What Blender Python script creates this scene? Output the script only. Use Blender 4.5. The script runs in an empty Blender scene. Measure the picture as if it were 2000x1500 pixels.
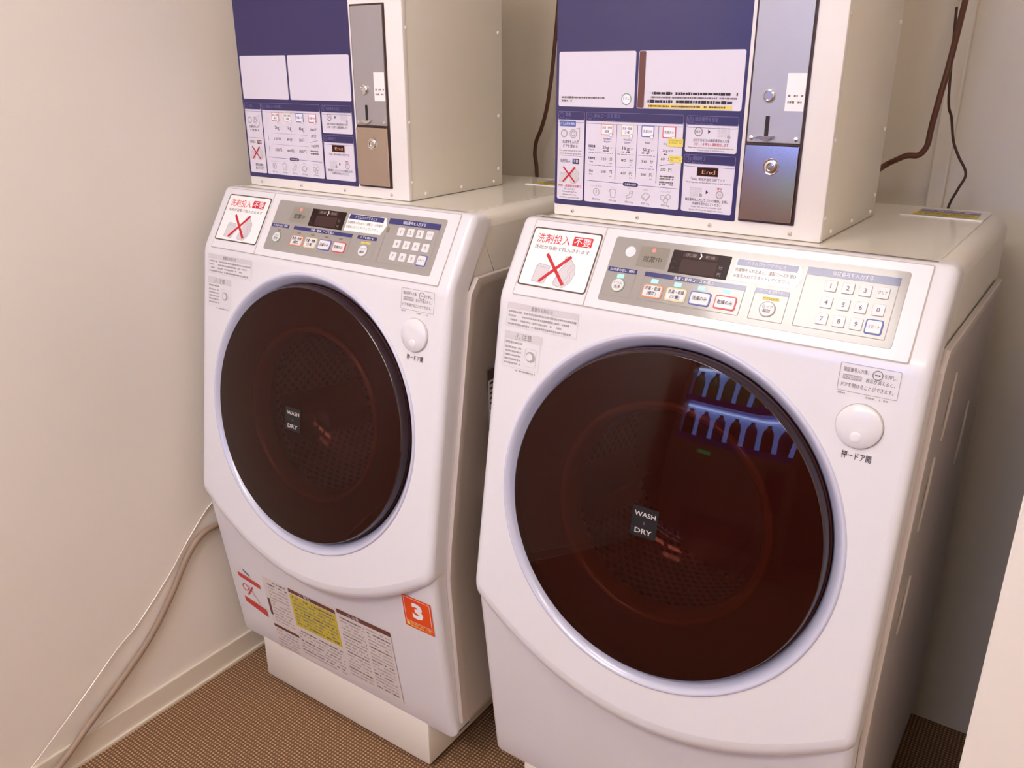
import bpy, bmesh, math, random
from mathutils import Vector, Matrix, Euler
random.seed(7)
SC = bpy.context.scene
COL = SC.collection
rad = math.radians

# ------------------------------------------------------------------ camera
YAW, PIT, ROL = rad(34.6337), rad(-20.555), rad(-0.0731)
fwd = Vector((-math.sin(YAW)*math.cos(PIT), math.cos(YAW)*math.cos(PIT), math.sin(PIT)))
rgt = fwd.cross(Vector((0, 0, 1))).normalized()
upv = rgt.cross(fwd)
r2 = math.cos(ROL)*rgt+math.sin(ROL)*upv
u2 = -math.sin(ROL)*rgt+math.cos(ROL)*upv
cd = bpy.data.cameras.new('camera')
cd.sensor_width = 36.0
cd.lens = 1642.81/2000*36
cd.clip_start = 0.02
cam = bpy.data.objects.new('camera', cd)
COL.objects.link(cam)
mw = Matrix((r2, u2, -fwd)).transposed().to_4x4()
mw.translation = Vector((1.4736, -0.9695, 1.356))
cam.matrix_world = mw
SC.camera = cam

# ------------------------------------------------------------------ world, exposure
SC.view_settings.view_transform = 'Standard'
SC.view_settings.look = 'None'
SC.view_settings.gamma = 1.0
SC.view_settings.use_curve_mapping = False
SC.view_settings.exposure = 0.55
w = bpy.data.worlds.new('room_air')
SC.world = w
w.use_nodes = True
w.node_tree.nodes['Background'].inputs[0].default_value = (1.0, 0.85, 0.7, 1)
w.node_tree.nodes['Background'].inputs[1].default_value = 0.35
LAMP_MAIN = 9.0      # strength of the fitting over the machines
FILL_FAR = 14.5  # two unseen fill lights, added to brighten the fronts and left wall
FILL_SIDE = 11.0  # unseen fill light, added for the back wall and machine sides
VEND_GLOW = 6.0


# ------------------------------------------------------------------ materials
def lin(c):
    def f(v):
        v /= 255.0
        return v/12.92 if v <= 0.04045 else ((v+0.055)/1.055)**2.4
    return (f(c[0]), f(c[1]), f(c[2]), 1)


MATS = {}


def mat(name, col, rough=0.45, metal=0.0, noise=0.0, scale=20, bump=0.0, coat=0.0, spec=0.5, emit=None, es=0.0):
    m = bpy.data.materials.new(name)
    m.use_nodes = True
    nt = m.node_tree
    b = nt.nodes['Principled BSDF']
    c = lin(col)
    b.inputs['Base Color'].default_value = c
    b.inputs['Roughness'].default_value = rough
    b.inputs['Metallic'].default_value = metal
    b.inputs['Coat Weight'].default_value = coat
    b.inputs['Coat Roughness'].default_value = 0.08
    b.inputs['Specular IOR Level'].default_value = spec
    if emit:
        b.inputs['Emission Color'].default_value = lin(emit)
        b.inputs['Emission Strength'].default_value = es
    if noise or bump:
        tc = nt.nodes.new('ShaderNodeTexCoord')
        nz = nt.nodes.new('ShaderNodeTexNoise')
        nz.inputs['Scale'].default_value = scale
        nz.inputs['Detail'].default_value = 5
        nt.links.new(tc.outputs['Object'], nz.inputs['Vector'])
        if noise:
            mx = nt.nodes.new('ShaderNodeMix')
            mx.data_type = 'RGBA'
            mx.inputs[6].default_value = tuple(v*(1-noise) for v in c[:3])+(1,)
            mx.inputs[7].default_value = tuple(min(1, v*(1+noise)) for v in c[:3])+(1,)
            nt.links.new(nz.outputs['Fac'], mx.inputs[0])
            nt.links.new(mx.outputs[2], b.inputs['Base Color'])
        if bump:
            bp = nt.nodes.new('ShaderNodeBump')
            bp.inputs['Strength'].default_value = bump
            bp.inputs['Distance'].default_value = 0.002
            nt.links.new(nz.outputs['Fac'], bp.inputs['Height'])
            nt.links.new(bp.outputs['Normal'], b.inputs['Normal'])
    MATS[name] = m
    return m


mat('wall_paint', (238, 229, 217), 0.75, noise=0.02, scale=3, bump=0.15)
mat('wall_back_paint', (238, 228, 212), 0.75, noise=0.02, scale=3, bump=0.15)
mat('wall_brown', (128, 98, 78), 0.6, noise=0.1, scale=6)
mat('ceiling_paint', (240, 236, 228), 0.8, noise=0.02, scale=4)
mat('skirting', (226, 214, 196), 0.45, noise=0.02)
mat('shell_white', (227, 223, 224), 0.28, noise=0.01, scale=6, coat=0.2)
mat('cabinet_white', (234, 226, 214), 0.38, noise=0.015, scale=8)
mat('side_plate', (206, 193, 184), 0.45, noise=0.02, scale=8)
mat('lid_cream', (240, 233, 220), 0.16, noise=0.02, scale=5, coat=0.4)
mat('seam_line', (188, 175, 166), 0.7)
mat('seam_dirt', (110, 86, 66), 0.8, noise=0.3, scale=60)
mat('panel_grey', (160, 153, 146), 0.2, noise=0.01, coat=0.6)
mat('panel_line', (140, 132, 124), 0.5)
mat('plate_grey', (150, 143, 130), 0.7, spec=0.15)
mat('bezel_grey', (204, 202, 218), 0.25, noise=0.01, coat=0.4)
mat('rim_dark', (44, 18, 16), 0.08, coat=0.6)
mat('door_inner', (66, 26, 16), 0.35)
mat('bowl_rim', (120, 74, 48), 0.18, coat=0.8)
mat('gasket', (70, 62, 60), 0.5)
mat('black_print', (50, 34, 28), 0.5)
mat('grey_print', (176, 167, 164), 0.6)
mat('mid_print', (122, 110, 104), 0.6)
mat('frame_brown', (92, 70, 58), 0.5)
mat('red_print', (214, 30, 36), 0.5)
mat('red_cross', (196, 28, 40), 0.5)
mat('drawing_grey', (214, 206, 206), 0.5)
mat('sticker_white', (246, 240, 236), 0.35)
mat('navy_print', (46, 46, 110), 0.2, coat=0.5)
mat('navy_panel', (48, 40, 92), 0.3, coat=0.3)
mat('print_white', (240, 238, 244), 0.4)
mat('card_white', (224, 216, 226), 0.4)
mat('lavender_print', (120, 112, 160), 0.5)
mat('display_dark', (44, 24, 22), 0.35, spec=0.2)
mat('display_window', (70, 48, 46), 0.4, spec=0.2)
mat('display_text', (150, 132, 124), 0.4)
mat('orange_ring', (232, 150, 104), 0.4)
mat('yellow_ring', (226, 206, 150), 0.4)
mat('blue_ring', (92, 104, 170), 0.4)
mat('red_ring', (216, 76, 72), 0.4)
mat('green_ring', (130, 156, 120), 0.4)
mat('key_white', (226, 222, 222), 0.3)
mat('highlight_yellow', (232, 214, 110), 0.5)
mat('sticker_yellow', (206, 186, 60), 0.5)
mat('sticker_orange', (232, 80, 24), 0.4)
mat('label_red', (204, 60, 54), 0.5)
mat('label_brown', (110, 66, 56), 0.5)
mat('label_paper', (222, 211, 205), 0.5)
mat('led_cyan', (150, 230, 215), 0.4, emit=(110, 245, 220), es=0.9)
mat('led_red', (240, 120, 110), 0.4, emit=(255, 90, 80), es=0.8)
mat('led_off', (134, 112, 88), 0.4)
mat('coin_box_paint', (240, 232, 224), 0.4, noise=0.01, scale=30, bump=0.05)
mat('box_side_paint', (232, 224, 210), 0.45, noise=0.02, scale=30, bump=0.05)
mat('steel', (196, 180, 166), 0.16, metal=1.0, noise=0.03, scale=40)
mat('steel_flat', (176, 170, 170), 0.45, metal=0.6, noise=0.03, scale=40)
mat('chrome', (225, 220, 215), 0.14, metal=1.0)
mat('slot_dark', (30, 18, 16), 0.6)
mat('edge_dark', (60, 34, 30), 0.5)
mat('screw_paint', (214, 204, 194), 0.3, metal=0.3)
mat('cable_brown', (92, 50, 32), 0.5)
mat('cable_dark', (66, 36, 22), 0.5)
mat('tubing_beige', (160, 136, 116), 0.5)
mat('cord_white', (236, 226, 212), 0.12, coat=0.5)
mat('drum_back', (120, 112, 124), 0.3, metal=0.9)
mat('wd_black', (14, 8, 8), 0.5)
mat('wd_letter', (200, 190, 186), 0.5)
mat('vend_body', (150, 120, 100), 0.4)
mat('vend_dark', (26, 18, 24), 0.4)
mat('vend_shelf', (84, 62, 170), 0.35, emit=(70, 50, 190), es=0.35)
mat('vend_light', (210, 225, 255), 0.4, emit=(120, 160, 255), es=VEND_GLOW)
mat('vend_tube', (230, 240, 255), 0.4, emit=(190, 215, 255), es=VEND_GLOW*3)
mat('bottle_brown', (52, 34, 30), 0.2)
mat('bottle_violet', (84, 60, 130), 0.2)
mat('bottle_green', (90, 150, 110), 0.2)
mat('bottle_cap', (210, 200, 200), 0.4)
mat('led_green', (40, 200, 120), 0.4, emit=(40, 230, 130), es=1.5)
mat('lamp_frame', (230, 225, 215), 0.5)
mat('lamp_main', (255, 240, 220), 0.5, emit=(255, 248, 244), es=LAMP_MAIN)
mat('fill_side', (255, 240, 220), 0.5, emit=(255, 240, 224), es=FILL_SIDE)
mat('fill_far', (255, 240, 220), 0.5, emit=(255, 248, 244), es=FILL_FAR)


def glass_mat():
    m = bpy.data.materials.new('tinted_glass')
    m.use_nodes = True
    nt = m.node_tree
    nt.nodes.remove(nt.nodes['Principled BSDF'])
    out = nt.nodes['Material Output']
    tr = nt.nodes.new('ShaderNodeBsdfTransparent')
    tr.inputs[0].default_value = (0.46, 0.23, 0.19, 1)
    df = nt.nodes.new('ShaderNodeBsdfDiffuse')
    df.inputs[0].default_value = (0.050, 0.009, 0.006, 1)
    gl = nt.nodes.new('ShaderNodeBsdfGlossy')
    gl.inputs[0].default_value = (1, 0.97, 0.95, 1)
    gl.inputs['Roughness'].default_value = 0.015
    fr = nt.nodes.new('ShaderNodeFresnel')
    fr.inputs[0].default_value = 1.28
    a = nt.nodes.new('ShaderNodeMixShader')
    a.inputs[0].default_value = 0.35
    b = nt.nodes.new('ShaderNodeMixShader')
    nt.links.new(tr.outputs[0], a.inputs[1])
    nt.links.new(df.outputs[0], a.inputs[2])
    nt.links.new(fr.outputs[0], b.inputs[0])
    nt.links.new(a.outputs[0], b.inputs[1])
    nt.links.new(gl.outputs[0], b.inputs[2])
    nt.links.new(b.outputs[0], out.inputs[0])
    MATS['tinted_glass'] = m
    m2 = m.copy()
    m2.name = 'bowl_glass'
    for n in m2.node_tree.nodes:
        if n.type == 'BSDF_TRANSPARENT':
            n.inputs[0].default_value = (0.93, 0.9, 0.9, 1)
        if n.type == 'MIX_SHADER' and not n.inputs[0].is_linked:
            n.inputs[0].default_value = 0.04
        if n.type == 'FRESNEL':
            n.inputs[0].default_value = 1.7
    MATS['bowl_glass'] = m2


glass_mat()


def drum_mat():
    m = mat('drum_steel', (200, 192, 214), 0.3, metal=0.5)
    nt = m.node_tree
    b = nt.nodes['Principled BSDF']
    uv = nt.nodes.new('ShaderNodeUVMap')
    mp = nt.nodes.new('ShaderNodeMapping')
    mp.inputs['Rotation'].default_value = (0, 0, rad(45))
    vo = nt.nodes.new('ShaderNodeTexVoronoi')
    vo.inputs['Scale'].default_value = 1.0
    vo.inputs['Randomness'].default_value = 0.0
    lt = nt.nodes.new('ShaderNodeMath')
    lt.operation = 'LESS_THAN'
    lt.inputs[1].default_value = 0.33
    mx = nt.nodes.new('ShaderNodeMix')
    mx.data_type = 'RGBA'
    mx.inputs[6].default_value = lin((206, 198, 224))
    mx.inputs[7].default_value = lin((20, 12, 14))
    nt.links.new(uv.outputs[0], mp.inputs[0])
    nt.links.new(mp.outputs[0], vo.inputs['Vector'])
    nt.links.new(vo.outputs['Distance'], lt.inputs[0])
    nt.links.new(lt.outputs[0], mx.inputs[0])
    nt.links.new(mx.outputs[2], b.inputs['Base Color'])


drum_mat()


def floor_mat():
    m = mat('woven_floor', (150, 112, 76), 0.8)
    nt = m.node_tree
    b = nt.nodes['Principled BSDF']
    tc = nt.nodes.new('ShaderNodeTexCoord')
    w1 = nt.nodes.new('ShaderNodeTexWave')
    w1.bands_direction = 'X'
    w1.inputs['Scale'].default_value = 42
    w2 = nt.nodes.new('ShaderNodeTexWave')
    w2.bands_direction = 'Y'
    w2.inputs['Scale'].default_value = 42
    ch = nt.nodes.new('ShaderNodeMath')
    ch.operation = 'MULTIPLY'
    mx = nt.nodes.new('ShaderNodeMix')
    mx.data_type = 'RGBA'
    mx.inputs[6].default_value = lin((104, 70, 46))
    mx.inputs[7].default_value = lin((206, 168, 124))
    bp = nt.nodes.new('ShaderNodeBump')
    bp.inputs['Strength'].default_value = 0.5
    bp.inputs['Distance'].default_value = 0.002
    for q in (w1, w2):
        nt.links.new(tc.outputs['Object'], q.inputs['Vector'])
    nt.links.new(w1.outputs['Fac'], ch.inputs[0])
    nt.links.new(w2.outputs['Fac'], ch.inputs[1])
    nt.links.new(ch.outputs[0], mx.inputs[0])
    nt.links.new(mx.outputs[2], b.inputs['Base Color'])
    nt.links.new(ch.outputs[0], bp.inputs['Height'])
    nt.links.new(bp.outputs['Normal'], b.inputs['Normal'])


floor_mat()


# ------------------------------------------------------------------ mesh helpers
class Part:
    """collects polygons, then links them as ONE mesh object"""

    def __init__(self):
        self.v, self.f, self.mi, self.m, self.uv = [], [], [], [], {}

    def idx(self, m):
        if m not in self.m:
            self.m.append(m)
        return self.m.index(m)

    def poly(self, pts, m):
        n = len(self.v)
        self.v += [tuple(p) for p in pts]
        self.f.append(list(range(n, n+len(pts))))
        self.mi.append(self.idx(m))

    def mesh(self, vs, fs, m, uvs=None):
        n = len(self.v)
        self.v += [tuple(p) for p in vs]
        k = self.idx(m)
        for j, f in enumerate(fs):
            if uvs:
                self.uv[len(self.f)] = uvs[j]
            self.f.append([n+i for i in f])
            self.mi.append(k)

    def box(self, a, b, m):
        x0, y0, z0 = a
        x1, y1, z1 = b
        vs = [(x0, y0, z0), (x1, y0, z0), (x1, y1, z0), (x0, y1, z0), (x0, y0, z1), (x1, y0, z1), (x1, y1, z1), (x0, y1, z1)]
        self.mesh(vs, [(0, 3, 2, 1), (4, 5, 6, 7), (0, 1, 5, 4), (1, 2, 6, 5), (2, 3, 7, 6), (3, 0, 4, 7)], m)

    def bbox(self, a, b, m, r=0.004, seg=2):
        bm = bmesh.new()
        bmesh.ops.create_cube(bm, size=1)
        for v in bm.verts:
            v.co = Vector([a[i]+(v.co[i]+0.5)*(b[i]-a[i]) for i in range(3)])
        bmesh.ops.bevel(bm, geom=list(bm.edges), offset=r, segments=seg, affect='EDGES', profile=0.5)
        bm.verts.index_update()
        self.mesh([v.co.copy() for v in bm.verts], [[v.index for v in f.verts] for f in bm.faces], m)
        bm.free()

    def tube(self, pts, r, m, n=10, smooth=True):
        if smooth:
            P = [Vector(p) for p in pts]
            Q = []
            for i in range(len(P)-1):
                p0, p1, p2, p3 = P[max(i-1, 0)], P[i], P[i+1], P[min(i+2, len(P)-1)]
                for k in range(6):
                    t = k/6
                    Q.append(0.5*((2*p1)+(p2-p0)*t+(2*p0-5*p1+4*p2-p3)*t*t+(3*p1-p0-3*p2+p3)*t**3))
            Q.append(P[-1])
        else:
            Q = [Vector(p) for p in pts]
        vs, fs = [], []
        ref = Vector((0.31, 0.77, 0.55)).normalized()
        for i, q in enumerate(Q):
            d = (Q[min(i+1, len(Q)-1)]-Q[max(i-1, 0)]).normalized()
            a = d.cross(ref).normalized()
            b = d.cross(a)
            for k in range(n):
                t = 2*math.pi*k/n
                vs.append(q+r*(math.cos(t)*a+math.sin(t)*b))
        for i in range(len(Q)-1):
            for k in range(n):
                fs.append((i*n+k, i*n+(k+1) % n, (i+1)*n+(k+1) % n, (i+1)*n+k))
        fs.append(list(range(n))[::-1])
        fs.append([(len(Q)-1)*n+k for k in range(n)])
        self.mesh(vs, fs, m)

    def build(self, name, parent=None, label=None, smooth=None):
        me = bpy.data.meshes.new(name)
        me.from_pydata(self.v, [], self.f)
        for m in self.m:
            me.materials.append(MATS[m])
        me.polygons.foreach_set('material_index', self.mi)
        if self.uv:
            ul = me.uv_layers.new(name='UVMap')
            for fi, c in self.uv.items():
                for li, uvc in zip(me.polygons[fi].loop_indices, c):
                    ul.data[li].uv = uvc
        me.update()
        if smooth:
            me.shade_smooth()
            me.set_sharp_from_angle(angle=rad(smooth))
        o = bpy.data.objects.new(name, me)
        COL.objects.link(o)
        if parent:
            o.parent = parent
        if label:
            o['label'] = label
        return o


class Frame:
    """a flat surface: x to the right, s downwards, h out of it"""

    def __init__(self, o, v, n):
        self.o, self.u, self.v, self.n = Vector(o), Vector((1, 0, 0)), Vector(v).normalized(), Vector(n).normalized()

    def p(self, x, s, h=0.0):
        return self.o+self.u*x+self.v*s+self.n*h


def rr(x0, s0, x1, s1, r, n=4):
    r = min(r, abs(x1-x0)/2*0.999, abs(s1-s0)/2*0.999)
    if r <= 0:
        return [(x0, s1), (x1, s1), (x1, s0), (x0, s0)]
    out = []
    for cx, cs, a0 in ((x0+r, s1-r, 90), (x1-r, s1-r, 0), (x1-r, s0+r, -90), (x0+r, s0+r, -180)):
        seq = [a0+90*k/n for k in range(n+1)]
        if a0 == 90:
            seq = [180-90*k/n for k in range(n+1)]
        elif a0 == 0:
            seq = [90-90*k/n for k in range(n+1)]
        elif a0 == -90:
            seq = [0-90*k/n for k in range(n+1)]
        else:
            seq = [-90-90*k/n for k in range(n+1)]
        out += [(cx+r*math.cos(rad(a)), cs+r*math.sin(rad(a))) for a in seq]
    return out


def circ(cx, cs, r, n=28):
    return [(cx+r*math.cos(2*math.pi*k/n), cs-r*math.sin(2*math.pi*k/n)) for k in range(n)]


def flat(P, F, pts, h, m):
    P.poly([F.p(x, s, h) for x, s in pts], m)


def ring(P, F, outer, inner, h, m):
    n = len(outer)
    vs = [F.p(x, s, h) for x, s in outer]+[F.p(x, s, h) for x, s in inner]
    P.mesh(vs, [(k, (k+1) % n, n+(k+1) % n, n+k) for k in range(n)], m)


def outline(P, F, x0, s0, x1, s1, r, wd, h, m):
    ring(P, F, rr(x0, s0, x1, s1, r), rr(x0+wd, s0+wd, x1-wd, s1-wd, max(r-wd, 0.0002)), h, m)


def slab(P, F, pts, h0, h1, m, bev=0.0):
    n = len(pts)
    cx = sum(p[0] for p in pts)/n
    cs = sum(p[1] for p in pts)/n

    def sh(p):
        dx, ds = p[0]-cx, p[1]-cs
        L = math.hypot(dx, ds) or 1
        return (p[0]-dx/L*bev, p[1]-ds/L*bev)
    rows = [[F.p(x, s, h0) for x, s in pts]]
    if bev:
        rows.append([F.p(x, s, h1-bev) for x, s in pts])
        rows.append([F.p(*sh(q), h1) for q in pts])
    else:
        rows.append([F.p(x, s, h1) for x, s in pts])
    vs = [q for r_ in rows for q in r_]
    fs = []
    for i in range(len(rows)-1):
        for k in range(n):
            fs.append((i*n+k, i*n+(k+1) % n, (i+1)*n+(k+1) % n, (i+1)*n+k))
    fs.append([(len(rows)-1)*n+k for k in range(n)])
    P.mesh(vs, fs, m)


def line(P, F, a, b, wd, h, m):
    d = Vector((b[0]-a[0], b[1]-a[1]))
    if d.length < 1e-9:
        return
    q = Vector((-d.y, d.x)).normalized()*wd/2
    flat(P, F, [(a[0]+q.x, a[1]+q.y), (b[0]+q.x, b[1]+q.y), (b[0]-q.x, b[1]-q.y), (a[0]-q.x, a[1]-q.y)], h, m)


def pline(P, F, pts, wd, h, m):
    for a, b in zip(pts[:-1], pts[1:]):
        line(P, F, a, b, wd, h, m)


_tc = {}
_cu = bpy.data.curves.new('lettering', 'FONT')
_co = bpy.data.objects.new('lettering', _cu)
COL.objects.link(_co)


def glyphs(s, bold):
    k = (s, bold)
    if k not in _tc:
        _cu.body = s
        _cu.resolution_u = 2
        _cu.offset = bold
        _cu.space_line = 1.0
        _co.update_tag()
        bpy.context.view_layer.update()
        me = bpy.data.meshes.new_from_object(_co.evaluated_get(bpy.context.evaluated_depsgraph_get()))
        vs = [(v.co.x, v.co.y) for v in me.vertices]
        fs = [list(f.vertices) for f in me.polygons]
        bpy.data.meshes.remove(me)
        _tc[k] = (vs, fs)
    return _tc[k]


def text(P, F, s, cx, cs, size, m, h, width=None, bold=0.0, align='C'):
    """size is the height of a capital letter or kanji"""
    vs, fs = glyphs(s, bold)
    if not vs:
        return
    xs = [v[0] for v in vs]
    ys = [v[1] for v in vs]
    x0, x1, y0, y1 = min(xs), max(xs), min(ys), max(ys)
    k = size/0.85
    kx = k if width is None else width/(x1-x0)
    ox = {'C': (x0+x1)/2, 'L': x0}[align]
    oy = 0.36
    P.mesh([F.p(cx+(x-ox)*kx, cs-(y-oy)*k, h) for x, y in vs], fs, m)


def dashes(P, F, x0, x1, s, ht, m, h, seed=0, dens=0.8, s2=None):
    """one line of print too small to be read in the photograph"""
    rg = random.Random(seed)
    x = x0
    while x < x1-ht*0.3:
        wd = ht*rg.choice((0.5, 0.8, 0.9, 1.7))
        wd = min(wd, x1-x)
        if rg.random() < dens:
            ss = s if s2 is None else s+(s2-s)*(x-x0)/(x1-x0)
            k = ht*rg.uniform(0.32, 0.5)
            flat(P, F, [(x, ss+k), (x+wd, ss+k), (x+wd, ss-k), (x, ss-k)], h, m)
        x += wd+ht*0.22


def tag(o, label, cat, group=None):
    o['label'] = label
    o['category'] = cat
    if group:
        o['group'] = group
    return o


def thing(name, loc, label, cat, rz=0.0, group=None):
    o = bpy.data.objects.new(name, None)
    o.empty_display_size = 0.05
    COL.objects.link(o)
    o.location = loc
    o.rotation_euler = (0, 0, rz)
    return tag(o, label, cat, group)


def structure(P, name, smooth=None):
    o = P.build(name, smooth=smooth)
    o['kind'] = 'structure'
    return o


# ------------------------------------------------------------------ the room
YW = 0.78
ZC = 2.40
P = Part(); P.box((-0.05, -3.1, -0.05), (2.7, YW, 0), 'woven_floor'); structure(P, 'floor')
P = Part(); P.box((-0.15, -3.2, ZC), (2.8, YW+0.1, ZC+0.08), 'ceiling_paint'); structure(P, 'ceiling')
P = Part(); P.box((-0.15, -3.1, 0), (-0.05, YW, ZC), 'wall_paint'); structure(P, 'wall_left')
P = Part(); P.box((-0.15, YW, 0), (2.8, YW+0.1, ZC), 'wall_back_paint'); structure(P, 'wall_back')
P = Part(); P.bbox((1.469, 0.0, 0), (1.60, YW, ZC), 'wall_paint', 0.002, 1); structure(P, 'wall_right')
P = Part(); P.box((-0.15, -3.2, 0), (2.8, -3.1, ZC), 'wall_brown'); structure(P, 'wall_front')
P = Part(); P.box((2.7, -3.1, 0), (2.8, YW, ZC), 'wall_paint'); structure(P, 'wall_far_right')
P = Part()
P.bbox((-0.05, -3.1, 0.0), (-0.042, YW, 0.057), 'skirting', 0.002, 2)
P.box((-0.05, -3.1, 0.0), (-0.036, YW, 0.006), 'skirting')
structure(P, 'baseboard_left')
P = Part()
P.bbox((1.208, YW-0.018, 0.9), (1.236, YW, ZC), 'wall_back_paint', 0.003, 2)
structure(P, 'trim_1')

# ------------------------------------------------------------------ the two washers
W = 0.64
Ay, Az = 0.1349, 1.1327
By, Bz = 0.0639, 1.0207
Cy, Cz = -0.0180, 0.5057
Dy, Dz = 0.0300, 0.1130
Ey = 0.60
LAB = math.hypot(Ay-By, Az-Bz)


def mkframe(a, b):
    v = Vector((0, b[0]-a[0], b[1]-a[1])).normalized()
    n = Vector((0, v.z, -v.y))
    if n.y > 0:
        n = -n
    return Frame((0, a[0], a[1]), v, n)


FP = mkframe((Ay, Az), (By, Bz))     # control panel
FF = mkframe((By, Bz), (Cy, Cz))     # door face
FL = mkframe((Cy, Cz), (Dy, Dz))     # lower front
DCX, DCS = 0.3158, 0.2856            # centre of the door
R_OUT = 0.2715


def s_end(x):
    t = (x-W/2)/(W/2)
    return 0.521+0.116*max(0.0, 1-t*t)


def fillet(pts, k, r, n=4):
    """replace point k of a 2-D path by an arc"""
    p0, p1, p2 = Vector(pts[k-1]), Vector(pts[k]), Vector(pts[k+1])
    a = p1+(p0-p1).normalized()*r
    b = p1+(p2-p1).normalized()*r
    arc = []
    for i in range(n+1):
        t = i/n
        arc.append(tuple((1-t)**2*a+2*t*(1-t)*p1+t*t*b))
    return pts[:k]+arc+pts[k+1:]


def columns(r, wf, n=5, mid=24):
    """(x, inset) of the columns across a rounded front"""
    L = []
    for k in range(n+1):
        a = math.pi/2*k/n
        L.append((r*(1-math.sin(math.pi/2-a)) if False else r*(1-math.cos(a)), r*(1-math.sin(a))))
    M = [(r+(wf-2*r)*k/mid, 0.0) for k in range(1, mid)]
    return L+M+[(wf-x, e) for x, e in reversed(L)]


def normals(path):
    out = []
    for i in range(len(path)):
        a = Vector(path[max(i-1, 0)])
        b = Vector(path[min(i+1, len(path)-1)])
        d = (b-a).normalized()
        out.append(Vector((d.y, -d.x)))
    return out


def loft(P, prof, r, m, x0=0.0, x1=W, flange=0.0, cap=False, skip=None, sign=1, mid=24):
    """prof(x) -> path of (y, z); the surface is rounded off towards both sides"""
    cols = [(x0+x, e) for x, e in columns(r, x1-x0, mid=mid)]
    if flange:
        cols = [(x0, -flange)]+cols+[(x1, -flange)]
    vs = []
    n = None
    for x, e in cols:
        path = prof(x)
        n = len(path)
        for (y, z), nn in zip(path, normals(path)):
            q = Vector((y, z))-sign*nn*(r if e < 0 else e)
            vs.append((x, q.x+(-e if e < 0 else 0), q.y))
    fs = []
    for i in range(len(cols)-1):
        for k in range(n-1):
            if skip and skip(i, k, cols, n):
                continue
            fs.append((i*n+k, i*n+k+1, (i+1)*n+k+1, (i+1)*n+k))
    if cap:
        fs.append(list(range(n)))
        fs.append([(len(cols)-1)*n+k for k in range(n)][::-1])
    P.mesh(vs, fs, m)


NFACE = 14
RC = 0.013


def shell_profile(x):
    pts = [(Ay+0.030, Az), (Ay, Az), (By, Bz)]
    se = s_end(x)
    pts.append((FF.p(0, 0.02).y, FF.p(0, 0.02).z))
    pts = fillet(pts, 1, 0.008, 4)
    pts = fillet(pts, 6, 0.012, 4)
    pts = pts[:-1]
    s0 = 0.013
    for k in range(NFACE+1):
        q = FF.p(0, s0+(se-0.026-s0)*k/NFACE)
        pts.append((q.y, q.z))
    for ds, h in ((-0.016, -0.0012), (-0.007, -0.005), (-0.001, -0.011), (0.0, -0.02), (0.0, -0.05)):
        q = FF.p(0, se+ds, h)
        pts.append((q.y, q.z))
    return pts


NPRE = len(shell_profile(0.3))-5-(NFACE+1)


def shell_skip(i, k, cols, n):
    return cols[i][1] == 0 and cols[i+1][1] == 0 and NPRE <= k < NPRE+NFACE


def lathe(P, F, cx, cs, prof, m, n=72, uv=None):
    vs, fs, uvs = [], [], []
    L = 0
    Ls = [0]
    for a, b in zip(prof[:-1], prof[1:]):
        L += math.hypot(a[0]-b[0], a[1]-b[1])
        Ls.append(L)
    for r_, h in prof:
        for k in range(n):
            t = 2*math.pi*k/n
            vs.append(F.p(cx+r_*math.cos(t), cs-r_*math.sin(t), h))
    for i in range(len(prof)-1):
        for k in range(n):
            fs.append((i*n+k, i*n+(k+1) % n, (i+1)*n+(k+1) % n, (i+1)*n+k))
            if uv:
                a, b = k/n*uv[0], (k+1)/n*uv[0]
                c, d = Ls[i]*uv[1], Ls[i+1]*uv[1]
                uvs.append([(a, c), (b, c), (b, d), (a, d)])
    P.mesh(vs, fs, m, uvs if uv else None)


def detergent_drawing(P, F, h, k=1.0, ox=0.0, os=0.0):
    """the crossed-out detergent box and bottle, drawn flat"""
    def t(L):
        return [(ox+x*k, os+s*k) for x, s in L]
    bx = t([(0.0545, 0.104), (0.0775, 0.106), (0.0795, 0.100), (0.0805, 0.0765), (0.0600, 0.0745), (0.0565, 0.0780)])
    flat(P, F, bx, h, 'drawing_grey')
    pline(P, F, bx+[bx[0]], 0.0008*k, h+0.0002, 'grey_print')
    pline(P, F, t([(0.0565, 0.0785), (0.0800, 0.0810)]), 0.0006*k, h+0.0002, 'grey_print')
    bt = t([(0.0940, 0.1000), (0.0960, 0.1060), (0.1130, 0.1080), (0.1230, 0.0980), (0.1270, 0.0850), (0.1240, 0.0720), (0.1180, 0.0660), (0.1120, 0.0600), (0.1050, 0.0570), (0.1020, 0.0620), (0.1060, 0.0700), (0.1000, 0.0800)])
    flat(P, F, bt, h, 'drawing_grey')
    pline(P, F, bt+[bt[0]], 0.0008*k, h+0.0002, 'grey_print')
    pline(P, F, t([(0.1180, 0.0700), (0.1130, 0.0800), (0.1170, 0.0880), (0.1120, 0.0960), (0.1150, 0.1040)]), 0.0006*k, h+0.0002, 'grey_print')
    pline(P, F, t([(0.1220, 0.0740), (0.1180, 0.0840), (0.1210, 0.0920), (0.1170, 0.1000)]), 0.0006*k, h+0.0002, 'grey_print')
    line(P, F, *t([(0.0685, 0.0575), (0.1120, 0.1035)]), 0.0050*k, h+0.0004, 'red_cross')
    line(P, F, *t([(0.1125, 0.0570), (0.0680, 0.1035)]), 0.0050*k, h+0.0005, 'red_cross')


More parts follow.
